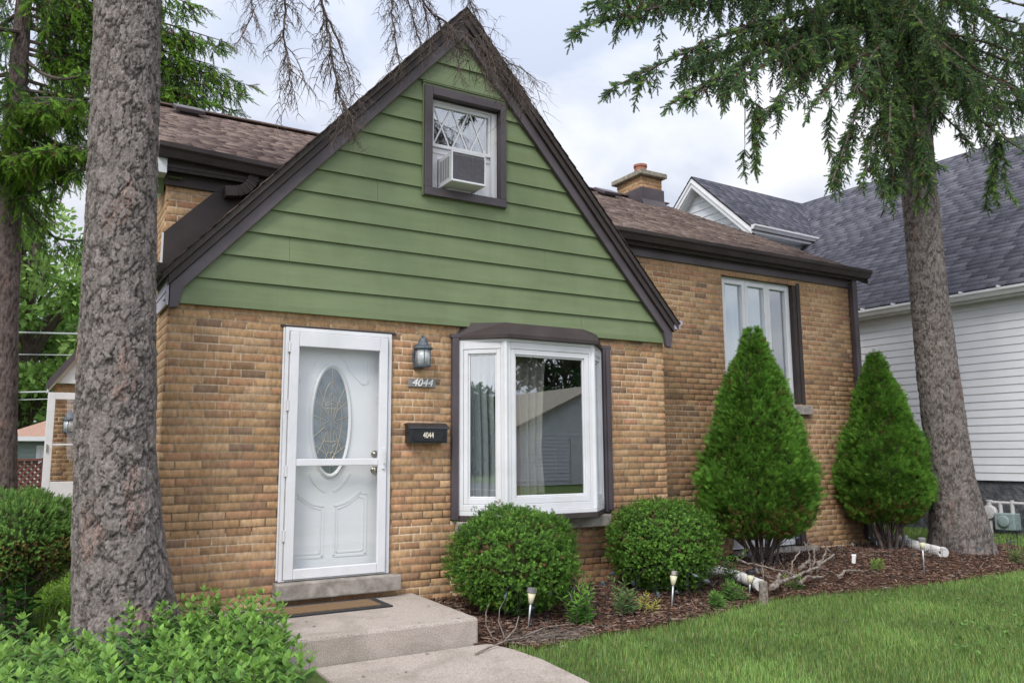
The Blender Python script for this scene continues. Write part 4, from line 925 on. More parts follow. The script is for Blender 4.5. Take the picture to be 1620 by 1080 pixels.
# ------------------------------------------------------------------ trees
def bark_trunk(parent, axis, radii, seg, rows, plate=.075, depth=.022, seed=0, flare=None, tone=(.205, .175, .165)):
    """axis: polyline of (x,y,z), radii at its points; plates of bark cut by Voronoi crevices as real relief"""
    axis = np.array(axis, float); zs = axis[:, 2]; V = np.empty((rows + 1, seg, 3)); C = np.empty((rows + 1, seg, 3)); tone = np.array(tone)
    for j in range(rows + 1):
        z = zs[0] + (zs[-1] - zs[0]) * (j / rows); cx = np.interp(z, zs, axis[:, 0]); cy = np.interp(z, zs, axis[:, 1]); r = np.interp(z, zs, radii)
        for i in range(seg):
            a = 2 * math.pi * i / seg; ca, sa = math.cos(a), math.sin(a)
            rr = r
            if flare:
                fz = max(0., 1 - (z - zs[0]) / flare[0]); rr = r * (1 + flare[1] * fz * fz * (.6 + .5 * math.sin(3 * a + seed) + .3 * math.sin(5 * a + 1.3 * seed)))
            q = Vector((ca * r, sa * r, z)) + Vector((seed * 3.7, 0, 0)); k_ = .085 / plate
            w1 = mnoise.noise(q * 9 * k_) * .040; w2 = mnoise.noise(q * 21 * k_ + Vector((5, 2, 8))) * .022; w3 = mnoise.noise(q * 48 * k_ + Vector((1, 12, 3))) * .011
            ws = w1 + w2 + w3; wt = w1 - w2 + w3
            p = Vector(((q.x + ws) / plate * 1.25, (q.y + wt) / plate * 1.25, (q.z + w2 * 1.8 + w3) / (plate * 2.3)))
            dist, pt_ = mnoise.voronoi(p); e1 = dist[1] - dist[0]; pid = pt_[0]
            hsh = (math.sin(pid.x * 12.9898 + pid.y * 78.233 + pid.z * 37.719) * 43758.5453) % 1
            brk = mnoise.noise(q * 6.5 * k_ + Vector((9, 9, 2))); cut = .20 if brk > -.02 else (.07 if brk > -.30 else 0.)
            cre = min(1., e1 / cut) if cut else 1.
            p2 = Vector(((q.x + w3 * 1.4 + w2) / plate * 2.7, (q.y + w3 - w2) / plate * 2.7, (q.z + w3) / (plate * 1.15))); d2, pt2 = mnoise.voronoi(p2); h2 = (math.sin(pt2[0].x * 7.1 + pt2[0].y * 31.2 + pt2[0].z * 17.7) * 4358.54) % 1
            sc2 = min(1., (d2[1] - d2[0]) / .12); fine = mnoise.noise(q * 45) * .30 + mnoise.noise(q * 110) * .2
            lump = mnoise.noise(Vector((ca * 1.5, sa * 1.5, z * 1.4)) + Vector((seed, 0, 0)))
            rr += depth * (-.85 + .55 * hsh + .95 * cre ** .5 + .30 * h2 * sc2 - .16 * (1 - sc2) - .45 * (p.z - pid.z) * cre + fine * .40) - .018 + lump * r * .035
            c = tone * (.84 + .22 * hsh + .16 * h2) * (1 + .30 * fine)
            pk = mnoise.noise(Vector((q.x * 5, q.y * 5, q.z * 2.2)) + Vector((1, 4, 44)))
            if pk > .40 and h2 > .4: c = c * np.array((1.16, .98, .93))
            if cre < 1: c = c * (.36 + .64 * cre)  # crevices darkened in colour: dark bark of their own plus painted shade
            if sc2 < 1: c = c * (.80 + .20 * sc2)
            V[j, i] = (cx + ca * rr, cy + sa * rr, z)
            C[j, i] = np.clip(c, .01, .6)
    idx = np.arange((rows + 1) * seg).reshape(rows + 1, seg)
    F = np.stack([idx[:-1], np.roll(idx, -1, 1)[:-1], np.roll(idx, -1, 1)[1:], idx[1:]], -1).reshape(-1, 4)
    return build_np('trunk', V.reshape(-1, 3), F, m_bark, parent, col=C.reshape(-1, 3), smooth=True)

def needle_sprig(n, length, nlen, w, seed=0):
    """one shoot along +z clothed in needles (triangles)"""
    rg = np.random.default_rng(seed); V = []; F = []
    for k in range(3):
        a = 2.09 * k; V.append((.002 * math.cos(a), .002 * math.sin(a), 0))
    V.append((0, 0, length * 1.02)); F += [(0, 1, 3), (1, 2, 3), (2, 0, 3)]
    for i in range(n):
        z = length * (i + .5) / n; a = i * 2.4 + rg.normal(0, .3); r = nlen * (.8 + .4 * rg.random()) * (1 - .45 * (z / length) ** 3)
        d = np.array((math.cos(a), math.sin(a), .85)); d /= np.linalg.norm(d); s = np.array((-math.sin(a), math.cos(a), 0)) * w
        b = len(V); p = np.array((0, 0, z)); V += [tuple(p + s), tuple(p - s), tuple(p + d * r)]; F.append((b, b + 1, b + 2))
    return np.array(V), np.array(F)
class Spruce:
    def __init__(s, seed): s.rg = np.random.default_rng(seed); s.pos = []; s.dir = []; s.sc = []; s.col = []; s.tw = MB(); s.gap = -.9; s.stiff = .4; s.full = False
    def shoot(s, p, d, sc, tip):
        s.pos.append(p); s.dir.append(d); s.sc.append(sc); rg = s.rg
        c = np.array(s.young if rg.random() < tip else s.old) * rg.uniform(.7, 1.3)
        if rg.random() < s.dead: c = np.array((.15, .095, .06)) * rg.uniform(.7, 1.2)
        s.col.append(c)
    def hang(s, p, d, ln, dens, tip, sc, stiff=.5):
        """a branchlet that leaves along d and droops, clothed in shoots"""
        rg = s.rg; p = np.array(p, float); d = np.array(d, float); step = .036 / dens; k = max(2, int(ln / step)); pts = [p.copy()]; bare = rg.random() < .12
        for i in range(k):
            d = d + np.array((rg.normal(0, .10), rg.normal(0, .10), -.16 * (1 - stiff))); d /= np.linalg.norm(d); p = p + d * step; pts.append(p.copy())
            if bare and i < k * .6: continue
            for _ in range(1 if rg.random() < .45 else 2) if not s.full else range(2 if rg.random() < .5 else 3):
                o = rg.normal(0, 1, 3); o -= d * o.dot(d); o /= np.linalg.norm(o) + 1e-6; o[2] = o[2] * .6 - .15
                s.shoot(p, d * rg.uniform(.7, 1.2) + o * rg.uniform(.5, 1.0) * (1.35 if s.full else 1), sc * rg.uniform(.65, 1.15) * (1 - .3 * i / k), tip * (.5 + i / k))
        s.shoot(p, d, sc, tip * 2)
        s.tw.tube([tuple(q) for q in pts[::max(1, k // 5)]], [.006 * (1 - .7 * i / max(1, len(pts[::max(1, k // 5)]) - 1)) for i in range(len(pts[::max(1, k // 5)]))], 4, False)
    def limb(s, p0, p1, sag=.3, r=.035, hang=.7, dens=1., tip=.2, sc=.14, start=.15, every=.13, up=.0, side=.7):
        rg = s.rg; p0 = np.array(p0, float); p1 = np.array(p1, float); ln = np.linalg.norm(p1 - p0); n = max(4, int(ln / every)); pts = []
        for i in range(n + 1):
            t = i / n; q = p0 + (p1 - p0) * t; q[2] -= sag * math.sin(math.pi * t) * (1 if up == 0 else 1); q[2] += up * t ** 3
            q += np.array((.03 * math.sin(7 * t + p0[2]), .03 * math.cos(6 * t + p0[0]), 0)); pts.append(q)
        s.tw.tube([tuple(q) for q in pts], [r * (1 - .85 * i / n) + .004 for i in range(n + 1)], 6, False)
        if s.full:      # short shoots clothe the limb itself
            for i in range(int(n * start * .6), n):
                for _ in range(7):
                    f_ = rg.random(); q = pts[i] + (pts[i + 1] - pts[i]) * f_; d = pts[i + 1] - pts[i]; d /= np.linalg.norm(d) + 1e-9
                    o = rg.normal(0, 1, 3); o[2] = abs(o[2]) * .35; s.shoot(q, d * .7 + o * .75, sc * rg.uniform(.8, 1.3), tip)
        for i in range(int(n * start), n + 1):
            t = i / n; q = pts[i]; d = pts[min(i + 1, n)] - pts[max(i - 1, 0)]; d /= np.linalg.norm(d) + 1e-9
            sd_ = np.cross(d, (0, 0, 1.)); sd_ /= np.linalg.norm(sd_) + 1e-9; f = (.45 + .55 * math.sin(math.pi * min(1, t * 1.05) ** .8)) * rg.uniform(.5, 1.25)
            cl_ = mnoise.noise(Vector((q[0] * 2.1, q[1] * 2.1, q[2] * 2.1 + p0[2] * 5)))
            if cl_ < s.gap: continue
            f *= 1 + .5 * cl_
            for sg in (-1, 1):
                if rg.random() < .8: s.hang(q, d * .55 + sd_ * sg * side + np.array((0, 0, rg.uniform(-.9, .0))), hang * f * .8, dens, tip, sc, s.stiff)
            if rg.random() < .85: s.hang(q, d * .25 + sd_ * rg.normal(0, .25) + np.array((0, 0, -.9)), hang * f * rg.uniform(.7, 1.5), dens, tip, sc, .2)
        s.hang(pts[-1], d, hang * .5, dens, tip, sc, .7)
    def build(s, parent, tV, tF, zmax=1e9):
        scatter('crown', tV, tF, rotmats(np.array(s.dir), s.rg.uniform(0, 6.28, len(s.dir))), np.array(s.pos), np.array(s.sc), np.array(s.col), m_needle, parent)
        s.tw.build('branches', m_twig, parent)

# big spruce trunk close in front of the left corner of the house
t = thing('spruce_tree', (-.22, -.48, -.1), 'big gray spruce trunk with flaking bark right in front of the house corner', 'tree')
bark_trunk(t, [(-.20, -.48, -.15), (-.225, -.48, .16), (-.298, -.48, .75), (-.357, -.48, 1.416), (-.391, -.48, 2.33), (-.415, -.48, 3.28), (-.434, -.48, 4.02), (-.461, -.48, 4.765), (-.52, -.48, 6.5), (-.58, -.48, 9.5)],
           [.40, .355, .305, .277, .263, .249, .243, .241, .22, .15], 260, 1000, .072, .0155, 1, flare=(.55, .32), tone=(.232, .203, .189))
dead = MB(); rgd = random.Random(5)
def twig(p, d, ln, r, lev, droop=.12):
    p = Vector(p); d = Vector(d).normalized(); n = 5; pts = [p.copy()]; side = []
    for i in range(n):
        d = (d + Vector((rgd.gauss(0, .16), rgd.gauss(0, .16), -droop + rgd.gauss(0, .10)))).normalized(); p = p + d * (ln / n); pts.append(p.copy()); side.append((p.copy(), d.copy()))
    dead.tube(pts, [r * (1 - .75 * i / n) for i in range(n + 1)], 4 if lev else 5, False)
    if lev > 0:
        for q, dd in side:
            for _ in range(3 if lev > 1 else 2):
                o = Vector((rgd.gauss(0, 1), rgd.gauss(0, .8), rgd.gauss(-.35, .6))); twig(q, dd * .55 + o.normalized() * .8, ln * rgd.uniform(.3, .6), r * .7, lev - 1, droop)
def dead_branch(pts, r0, sub, lev=1, every=.07, sub_from=.1):
    P_ = [Vector(p) for p in pts]; q = []
    for i in range(len(P_) - 1):
        k = max(1, int((P_[i + 1] - P_[i]).length / every))
        for j in range(k): q.append(P_[i].lerp(P_[i + 1], j / k) + Vector((rgd.gauss(0, .006), rgd.gauss(0, .012), rgd.gauss(0, .006))))
    q.append(P_[-1]); n = len(q)
    dead.tube(q, [r0 * (1 - .8 * i / (n - 1)) + .0015 for i in range(n)], 6, False)
    for i in range(int(n * sub_from), n):
        d = (q[min(i + 1, n - 1)] - q[max(i - 1, 0)]).normalized()
        for _ in range(3):
            o = Vector((rgd.gauss(0, 1), rgd.gauss(0, .7), rgd.gauss(-.1, .5))); twig(q[i], d * .7 + o.normalized() * .9, sub * rgd.uniform(.3, 1.25), r0 * .13 + .0011, lev, .2)
Y = -.75
SRC = Vector((-.55, -.5, 7.0))
for pts, r0, sub, sf in (([(-.50, -.5, 6.6), (.2, -.7, 6.1), (.60, Y, 5.5), (.66, Y, 5.0), (.65, Y, 4.72), (.69, Y, 4.45), (.73, Y, 4.25)], .022, .27, .35),
                         ([(-.50, -.5, 7.0), (.4, -.65, 6.3), (.82, Y, 5.6), (.95, Y, 5.08), (1.03, Y, 4.76), (1.07, Y, 4.47), (1.14, Y, 4.25), (1.21, Y, 4.05)], .024, .26, .4),
                         ([(1.0, Y, 4.92), (1.12, Y, 4.69), (1.22, Y, 4.46), (1.31, Y, 4.2)], .010, .18, .1),
                         ([(-.50, -.55, 7.5), (.7, -.9, 6.6), (1.45, -.8, 5.9), (1.56, Y, 5.25), (1.6, Y, 4.97), (1.65, Y, 4.62)], .017, .20, .5),
                         ([(.9, -.86, 6.45), (1.5, -.8, 5.75), (1.71, Y, 5.30), (1.78, Y, 5.11), (1.86, Y, 4.86)], .014, .20, .3),
                         ([(-.50, -.5, 7.8), (.9, -.9, 6.6), (1.5, -.8, 5.75), (1.79, Y, 5.36), (2.02, Y, 5.20), (2.31, Y, 5.10), (2.56, Y, 4.98), (2.76, Y, 4.78)], .022, .24, .5),
                         ([(-.50, -.5, 8.2), (1.0, -.85, 7.0), (2.0, -.8, 6.1), (2.33, Y, 5.47), (2.38, Y, 5.34), (2.58, Y, 5.08), (2.78, Y, 4.86), (2.95, Y, 4.7)], .014, .25, .5),
                         ([(2.1, Y, 5.17), (2.2, Y, 4.95), (2.24, Y, 4.7)], .006, .16, .1), ([(2.45, Y, 5.05), (2.62, Y, 5.0), (2.85, Y, 4.95), (3.05, Y, 4.86)], .007, .17, .1),
                         ([(1.86, Y, 5.28), (1.93, Y, 5.05), (1.95, Y, 4.85)], .006, .17, .1), ([(.30, -.7, 5.9), (.42, Y, 5.2), (.40, Y, 4.75), (.30, Y, 4.5)], .010, .2, .4)):
    dead_branch(pts, r0, sub, 1, .06, sf)
for _ in range(30):   # the dense snarl of dry twigs at the gable top
    tt = rgd.random(); twig((2.30 + .55 * tt, Y + rgd.gauss(0, .05), 5.12 - .28 * tt + rgd.gauss(0, .04)), (rgd.gauss(.25, .35), rgd.gauss(0, .2), -1), rgd.uniform(.25, .5), .0035, 1, .05)
for _ in range(14): twig((1.15 + rgd.gauss(0, .04), Y, 4.12 + rgd.gauss(0, .06)), (rgd.gauss(.3, .5), rgd.gauss(0, .2), -1), rgd.uniform(.15, .3), .003, 1, .05)
dead.build('dead_branches', m_twig, t)
sp = Spruce(3); sp.old = (.035, .068, .034); sp.young = (.075, .13, .035); sp.dead = .08
for p1, hg in (((.5, -.95, 5.25), .55), ((.25, -.6, 5.35), .5), ((.75, -1.1, 5.45), .4)): sp.limb((-.5, -.5, 6.9), p1, -.25, .02, hg * .62, 1.2, .25, .12, .45, .10)
for k in range(9):
    a = k * .72 + .3; z = 6.9 + .30 * k; sp.limb((-.52, -.5, z), (-.52 + 2.6 * math.cos(a), -.5 + 2.6 * math.sin(a), z - .5), .1, .03, .55, .55, .2, .17, .3, .22)
tV, tF = needle_sprig(34, 1, .15, .030, 1); sp.build(t, tV, tF)

# spruce on the right, between the two houses
t = thing('spruce_tree', (9.85, -.5, 0), 'tall spruce at the right with drooping dark branches in front of the gray roof', 'tree')
bark_trunk(t, [(9.85, -.5, -.1), (9.86, -.5, .03), (9.70, -.5, 1.0), (9.60, -.5, 2.28), (9.53, -.5, 3.57), (9.50, -.5, 4.9), (9.49, -.5, 6.3), (9.50, -.5, 8.0), (9.48, -.5, 12.)],
           [.44, .40, .292, .272, .243, .235, .232, .19, .10], 150, 560, .055, .016, 2, flare=(.6, .22), tone=(.20, .174, .160))
sp = Spruce(8); sp.old = (.10, .172, .074); sp.young = (.20, .31, .085); sp.dead = .08; sp.gap = -.10; sp.stiff = .1; sp.full = True
A = (9.5, -.5)
# limbs reaching left over the wing roof, seen against the sky
for z0, p1, sag, hg, dn in ((7.6, (3.35, -1.0, 5.35), -.35, .50, 1.0), (7.5, (3.75, -1.0, 4.85), -.35, .50, 1.0), (7.7, (3.6, -1.0, 5.7), -.3, .5, 1.0), (7.9, (4.1, -.6, 6.1), -.2, .55, .8), (7.3, (4.5, -1.0, 4.85), -.3, .5, 1.0),
                            (7.4, (5.05, -.6, 5.5), -.2, .65, .9), (7.2, (5.2, -1.1, 5.15), -.3, .6, 1.0), (7.5, (5.8, -.3, 6.0), -.1, .75, .9), (7.0, (5.8, -1.0, 5.0), -.3, .5, 1.0), (7.7, (6.2, -.8, 6.3), -.1, .85, 1.0),
                            (7.1, (6.5, -1.1, 5.2), -.2, .6, 1.0), (8.2, (4.7, -.9, 6.5), -.1, .7, .8), (8.4, (5.7, -1.3, 6.5), 0, .8, .8), (6.9, (6.95, -1.0, 4.5), -.25, .42, 1.0), (7.3, (7.2, -1.2, 5.6), -.1, .8, 1.0)):
    sp.limb((*A, z0), p1, sag, .028, hg, dn, .20, .108, .08, .13)
# limbs hanging in front of the trunk, to the lower left and to the right
for z0, p1, sag, hg, dn in ((6.9, (8.35, -1.3, 4.9), .1, .75, 1.1), (6.6, (8.05, -1.0, 4.55), .1, .55, 1.0), (7.4, (8.9, -1.6, 5.9), -.1, .8, 1.1), (7.2, (9.35, -1.6, 5.9), -.1, .75, 1.1), (7.9, (8.3, -1.5, 6.3), -.1, .75, 1.0),
                            (7.0, (9.8, -1.3, 5.9), -.1, .6, 1.1), (6.7, (9.7, -1.05, 5.5), .0, .35, 1.0),
                            (7.5, (11.3, -1.5, 6.1), .1, .7, 1.0), (7.3, (11.6, -.8, 6.5), .2, .85, 1.0), (7.6, (12.4, -1.0, 7.1), .1, .9, 1.0), (8.0, (11.8, -1.6, 7.2), .0, .9, .9), (7.0, (11.2, -1.4, 5.2), .1, .38, 1.0), (7.8, (12.6, .2, 7.9), .0, .9, .8), (7.2, (10.7, -1.2, 6.3), .0, .7, 1.0), (7.0, (11.5, -1.0, 6.6), -.1, .7, 1.0), (7.3, (11.0, -1.3, 6.9), -.1, .8, 1.0), (6.7, (10.6, -1.1, 6.0), -.1, .5, 1.0), (6.4, (7.5, -1.0, 4.55), -.2, .45, 1.0), (6.8, (7.9, -1.1, 5.1), -.15, .65, 1.0), (7.1, (8.5, -1.4, 5.7), -.1, .6, 1.1),
                            (8.3, (10.6, -1.9, 7.1), .0, .9, .9), (8.3, (8.4, -1.9, 7.0), .0, .9, .9)):
    sp.limb((*A, z0), p1, sag, .026, hg, dn, .22, .108, .08, .135)
for q, ln in (((5.68, -1.0, 5.2), .85), ((5.74, -1.02, 5.15), .8), ((5.65, -.95, 5.1), .75), ((7.2, -.9, 5.5), .95), ((7.7, -1.1, 4.95), .6), ((10.62, -1.0, 5.75), 1.0), ((10.68, -1.04, 5.7), .95), ((10.58, -1.0, 5.6), .8), ((10.66, -.96, 5.4), .7), ((8.4, -1.3, 5.2), .9), ((8.55, -1.2, 5.3), .95)):
    sp.hang(q, (0.05, 0, -1), ln, 1.5, .35, .14, .1)
for k in range(12):
    a = k * 2.4; z = 8.6 + .35 * k; r_ = 3.4 - .12 * k; sp.limb((*A, z), (A[0] + r_ * math.cos(a), A[1] + r_ * math.sin(a), z - .7), .1, .035, .8, .5, .2, .2, .25, .26)
tV, tF = needle_sprig(34, 1, .25, .050, 2); sp.build(t, tV, tF)

# spruce behind on the left
t = thing('spruce_tree', (-1.2, 9.5, 0), 'bushy spruce at the far left with bright new growth behind the big trunk', 'tree')
bark_trunk(t, [(-1.19, 9.5, -.2), (-1.24, 9.5, .7), (-1.40, 9.5, 3.7), (-1.48, 9.5, 6.5), (-1.51, 9.5, 9.), (-1.5, 9.5, 13.)], [.27, .235, .21, .19, .15, .06], 60, 220, .06, .016, 3, tone=(.16, .125, .115))
sp = Spruce(5); sp.old = (.065, .13, .04); sp.young = (.20, .35, .05); sp.dead = .10
for k in range(34):
    z = 5.5 + .25 * k; a = k * 2.399 + .4; r_ = 3.6 * (1 - max(0, (z - 7)) / 9) * (.75 + .25 * math.sin(k * 1.7)); dr = 1.4 if z < 7 else .9
    if z < 6.6 and math.cos(a) > .3: r_ *= .5
    sp.limb((-1.45, 9.5, z + .5), (-1.45 + r_ * math.cos(a), 9.5 + r_ * math.sin(a), z + .5 - dr * .6), .25, .04, .7, .6, .42, .22, .12, .2, .25)
for p1 in ((2.35, 9.0, 8.5), (2.2, 9.0, 8.25), (1.7, 9.0, 8.75), (1.85, 9.0, 9.3), (1.4, 9.0, 9.9), (1.4, 9.0, 8.1), (1.1, 9.0, 9.2), (2.0, 9.6, 8.9), (-1.1, 8.0, 6.8), (-1.4, 8.0, 6.0), (-.6, 8.0, 7.1), (-.35, 8.0, 6.3), (-1.55, 8.0, 6.5), (-.5, 8.0, 5.9), (-1.15, 8.0, 6.1), (2.1, 9.2, 8.0), (1.7, 8.9, 9.1), (1.2, 9.3, 9.8), (2.3, 9.8, 7.5), (1.5, 9.0, 8.0), (.2, 8.4, 7.3), (-.3, 8.2, 6.2), (-1.9, 7.9, 6.0), (-1.0, 7.8, 6.9), (-.7, 8.0, 6.2), (-2.2, 8.1, 6.0), (-.9, 7.7, 6.1), (-.2, 8.3, 6.9)): sp.limb((-1.45, 9.5, p1[2] + .6), p1, -.1, .03, .6, 1.0, .7, .21, .10, .13, .2)
tV, tF = needle_sprig(26, 1, .20, .045, 3); sp.build(t, tV, tF)

# broadleaf trees: trunk, limbs and a crown of single leaves in clumps
LEAF = [(0, -.06, 0), (.30, 0, .35), (0, .06, .5), (-.30, 0, .35), (0, 0, 1.0)]; LEAFF = [(0, 1, 2), (0, 2, 3), (1, 4, 2), (2, 4, 3)]
def broadleaf(name, loc, label, h, rad, nclump, nleaf, size, cols, seed, z0f=.25, trunk_r=.22, group=None):
    rg = np.random.default_rng(seed); x, y = loc; t = thing(name, (x, y, 0), label, 'tree', group); mb = MB()
    mb.tube([(x, y, -.2), (x + .1, y, h * .3), (x - .1, y + .1, h * .6), (x, y, h * .9)], [trunk_r, trunk_r * .8, trunk_r * .5, trunk_r * .12], 10)
    cl = []
    for k in range(nclump):
        u = rg.normal(0, 1, 3); u /= np.linalg.norm(u); f = rg.uniform(.25, 1) ** .5; zc = h * (z0f + (1 - z0f) * .5)
        c = np.array((x + u[0] * rad * f, y + u[1] * rad * f, zc + u[2] * h * (1 - z0f) * .5 * f)); cl.append((c, rad * rg.uniform(.16, .34)))
        b = np.array((x, y, max(h * .2, c[2] - rad * .7))); m = (b + c) / 2 + np.array((0, 0, .12 * rad)); mb.tube([tuple(b), tuple(m), tuple(c)], [trunk_r * .3, trunk_r * .16, .01], 5)
    mb.build('trunk', m_twig, t)
    P_ = []; D_ = []; C_ = []
    for c, r in cl:
        n = nleaf; u = rg.normal(0, 1, (n, 3)); u /= np.linalg.norm(u, axis=1, keepdims=True); P_.append(c + u * r * rg.uniform(.3, 1, (n, 1)) ** .6 * np.array((1.15, 1.15, .75)))
        D_.append(u + rg.normal(0, .7, (n, 3)) + np.array((0, 0, -.3))); cc_ = np.array(cols[rg.integers(len(cols))]); C_.append(cc_ * rg.uniform(.7, 1.3, (n, 1)))
    P_ = np.concatenate(P_); D_ = np.concatenate(D_); C_ = np.concatenate(C_)
    scatter('crown', LEAF, LEAFF, rotmats(D_, rg.uniform(0, 6.28, len(P_))), P_, size * rg.uniform(.7, 1.3, len(P_)), C_, m_leaf, t)
LG = [(.18, .32, .07), (.22, .37, .09), (.14, .26, .055), (.26, .40, .11)]
broadleaf('maple_tree', (-1.2, 30), 'tall light green tree beyond the garage roof', 12.5, 3.6, 62, 170, .30, LG, 3, .1, .35)
broadleaf('maple_tree', (2.2, 36), 'bright green tree peeking out beside the open side door', 9, 3.4, 60, 230, .30, [(.22, .38, .07), (.26, .42, .09), (.17, .31, .06)], 4, .05)
broadleaf('maple_tree', (-5.5, 27), 'tall light green tree at the far left edge behind the spruce', 11, 3.5, 60, 220, .30, LG, 6, .1)
# across the street (mirrored in the windows)
DG = [(.05, .115, .03), (.07, .14, .035), (.04, .09, .025)]
broadleaf('street_tree', (-44, -29), 'large dark green tree across the street mirrored in the left bay pane', 6.0, 4.6, 70, 230, .42, DG, 12, .04)
broadleaf('street_tree', (-53, -31), 'wide tree farther along the street to the left', 6.6, 4.6, 60, 200, .42, DG, 13, .04)
broadleaf('street_tree', (-37, -36), 'bushy tree set back from the street on the left', 6.0, 4.6, 60, 200, .42, DG, 15, .04)
broadleaf('street_tree', (35, -46), 'tall loose tree behind the white garage across the street', 14, 5.5, 60, 180, .42, DG, 14, .25)
broadleaf('street_tree', (24, -44), 'smaller tree behind the left end of the white garage', 9, 4, 50, 180, .42, DG, 16, .2)
t = thing('white_garage', (24, -27, 0), 'white gable fronted garage with gray roof across the street', 'garage')
mb = MB(); mb.box((18.6, -36, -.3), (29, -27.0, 2.3)); mb.prism([(18.6, 2.301), (29, 2.301), (23.8, 4.6)], 'y', -35.9, -27.0); z = 0
while z < 2.2: mb.add([(18.6, -26.97, z), (29, -26.97, z), (29, -26.99, z + .17), (18.6, -26.99, z + .17)], [(0, 1, 2, 3)]); z += .18
mb.build('wall', m_nsid, t)
for sg in (-1, 1):
    mb = MB(); mb.prism([(23.8, 4.78), (23.8 + sg * 5.7, 2.26), (23.8 + sg * 5.7, 2.10), (23.8, 4.62)], 'y', -36.3, -26.6); mb.build('roof', m_cap, t)
mb = MB(); mb.box((22.2, -26.96, -.2), (25.4, -26.93, 2.1)); mb.build('garage_door', m_white, t)

# ------------------------------------------------------------------ shrubs
def bumpy(c, rad, seed, amp=.10, fr=2.2, nu=48, nv=28, zmin=-1.):
    """closed lumpy ellipsoid"""
    V = []; F = []
    for j in range(nv + 1):
        ph = -math.pi / 2 + math.pi * j / nv
        for i in range(nu):
            th = 2 * math.pi * i / nu; u = Vector((math.cos(ph) * math.cos(th), math.cos(ph) * math.sin(th), math.sin(ph))); f = 1 + amp * mnoise.noise(u * fr + Vector((seed, 0, 0)))
            V.append((c[0] + u.x * rad[0] * f, c[1] + u.y * rad[1] * f, c[2] + u.z * rad[2] * f))
    for j in range(nv):
        for i in range(nu): F.append((j * nu + i, j * nu + (i + 1) % nu, (j + 1) * nu + (i + 1) % nu, (j + 1) * nu + i))
    return V, F
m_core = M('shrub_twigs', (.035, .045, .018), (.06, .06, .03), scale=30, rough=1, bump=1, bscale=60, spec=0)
def sprig_leaves(n, ln, lw, spread, seed):
    rg = np.random.default_rng(seed); V = []; F = []; tc_ = []
    for i in range(n):
        z = .15 + .75 * i / n; a = i * 2.4; el = .35 + .5 * rg.random(); d = np.array((math.cos(a) * spread, math.sin(a) * spread, el)); d /= np.linalg.norm(d); s = np.array((-math.sin(a), math.cos(a), 0)); nn = np.cross(s, d)
        b = len(V); p = np.array((0, 0, z)); l_ = ln * (.8 + .4 * rg.random()); V += [p, p + d * l_ * .45 + s * lw, p + d * l_ * .5 - nn * lw * .25, p + d * l_ * .45 - s * lw, p + d * l_]
        F += [(b, b + 1, b + 2), (b, b + 2, b + 3), (b + 1, b + 4, b + 2), (b + 2, b + 4, b + 3)]; q = .8 + .4 * rg.random(); tc_ += [(q, q, q)] * 5
    return np.array(V), np.array(F), np.array(tc_)
def boxwood(loc, rad, label, seed, n=10500):
    rg = np.random.default_rng(seed); x, y, z = loc; t = thing('boxwood_shrub', (x, y, 0), label, 'shrub', 'round boxwoods in the front bed')
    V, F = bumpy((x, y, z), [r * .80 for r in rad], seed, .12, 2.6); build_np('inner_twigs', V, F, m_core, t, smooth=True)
    u = rg.normal(0, 1, (n, 3)); u /= np.linalg.norm(u, axis=1, keepdims=True); u[:, 2] = np.maximum(u[:, 2], -.93)
    f = np.array([1 + .14 * mnoise.noise(Vector(q) * 2.6 + Vector((seed, 0, 0))) + .08 * mnoise.noise(Vector(q) * 7) for q in u])
    gap = np.array([mnoise.noise(Vector(q) * 4.2 + Vector((2, seed, 0))) for q in u]); keep = ~((gap > .42) & (rg.random(n) < .75)); 
    dep = np.where(rg.random(n) < .03, rg.uniform(1.0, 1.09, n), rg.uniform(.80, 1.0, n)); P_ = np.array(loc) + u * np.array(rad) * (f * dep)[:, None]
    D_ = u + rg.normal(0, .35, (n, 3)) + np.array((0, 0, .25)); c = np.array([(.12, .25, .035), (.09, .20, .03), (.165, .32, .05), (.07, .16, .026)])[rg.integers(4, size=n)] * rg.uniform(.75, 1.25, (n, 1))
    br_ = rg.random(n) < .012; c[br_] = (.24, .13, .06)
    bare = (gap > .40); c[bare & (rg.random(n) < .35)] = (.20, .12, .06)
    P_, D_, c = P_[keep], D_[keep], c[keep]; tV, tF, tcl = sprig_leaves(10, .42, .115, 1.0, seed)
    scatter('foliage', tV, tF, rotmats(D_, rg.uniform(0, 6.28, len(P_))), P_, rg.uniform(.033, .048, len(P_)), c, m_leaf, t, tcol=tcl)
    mb = MB()
    for k in range(7): a = k * .9; mb.tube([(x + .06 * math.cos(a), y + .06 * math.sin(a), -.06), (x + .2 * math.cos(a), y + .2 * math.sin(a), z * .6), (x + .3 * math.cos(a), y + .3 * math.sin(a), z)], [.014, .010, .006], 5)
    mb.build('stems', m_twig, t)
boxwood((2.80, -.70, .42), (.56, .54, .44), 'round boxwood shrub nearest the front step, under the bay window', 21)
boxwood((4.62, -.55, .42), (.56, .51, .44), 'round boxwood shrub right of the bay window next to the tall cone shrub', 22)

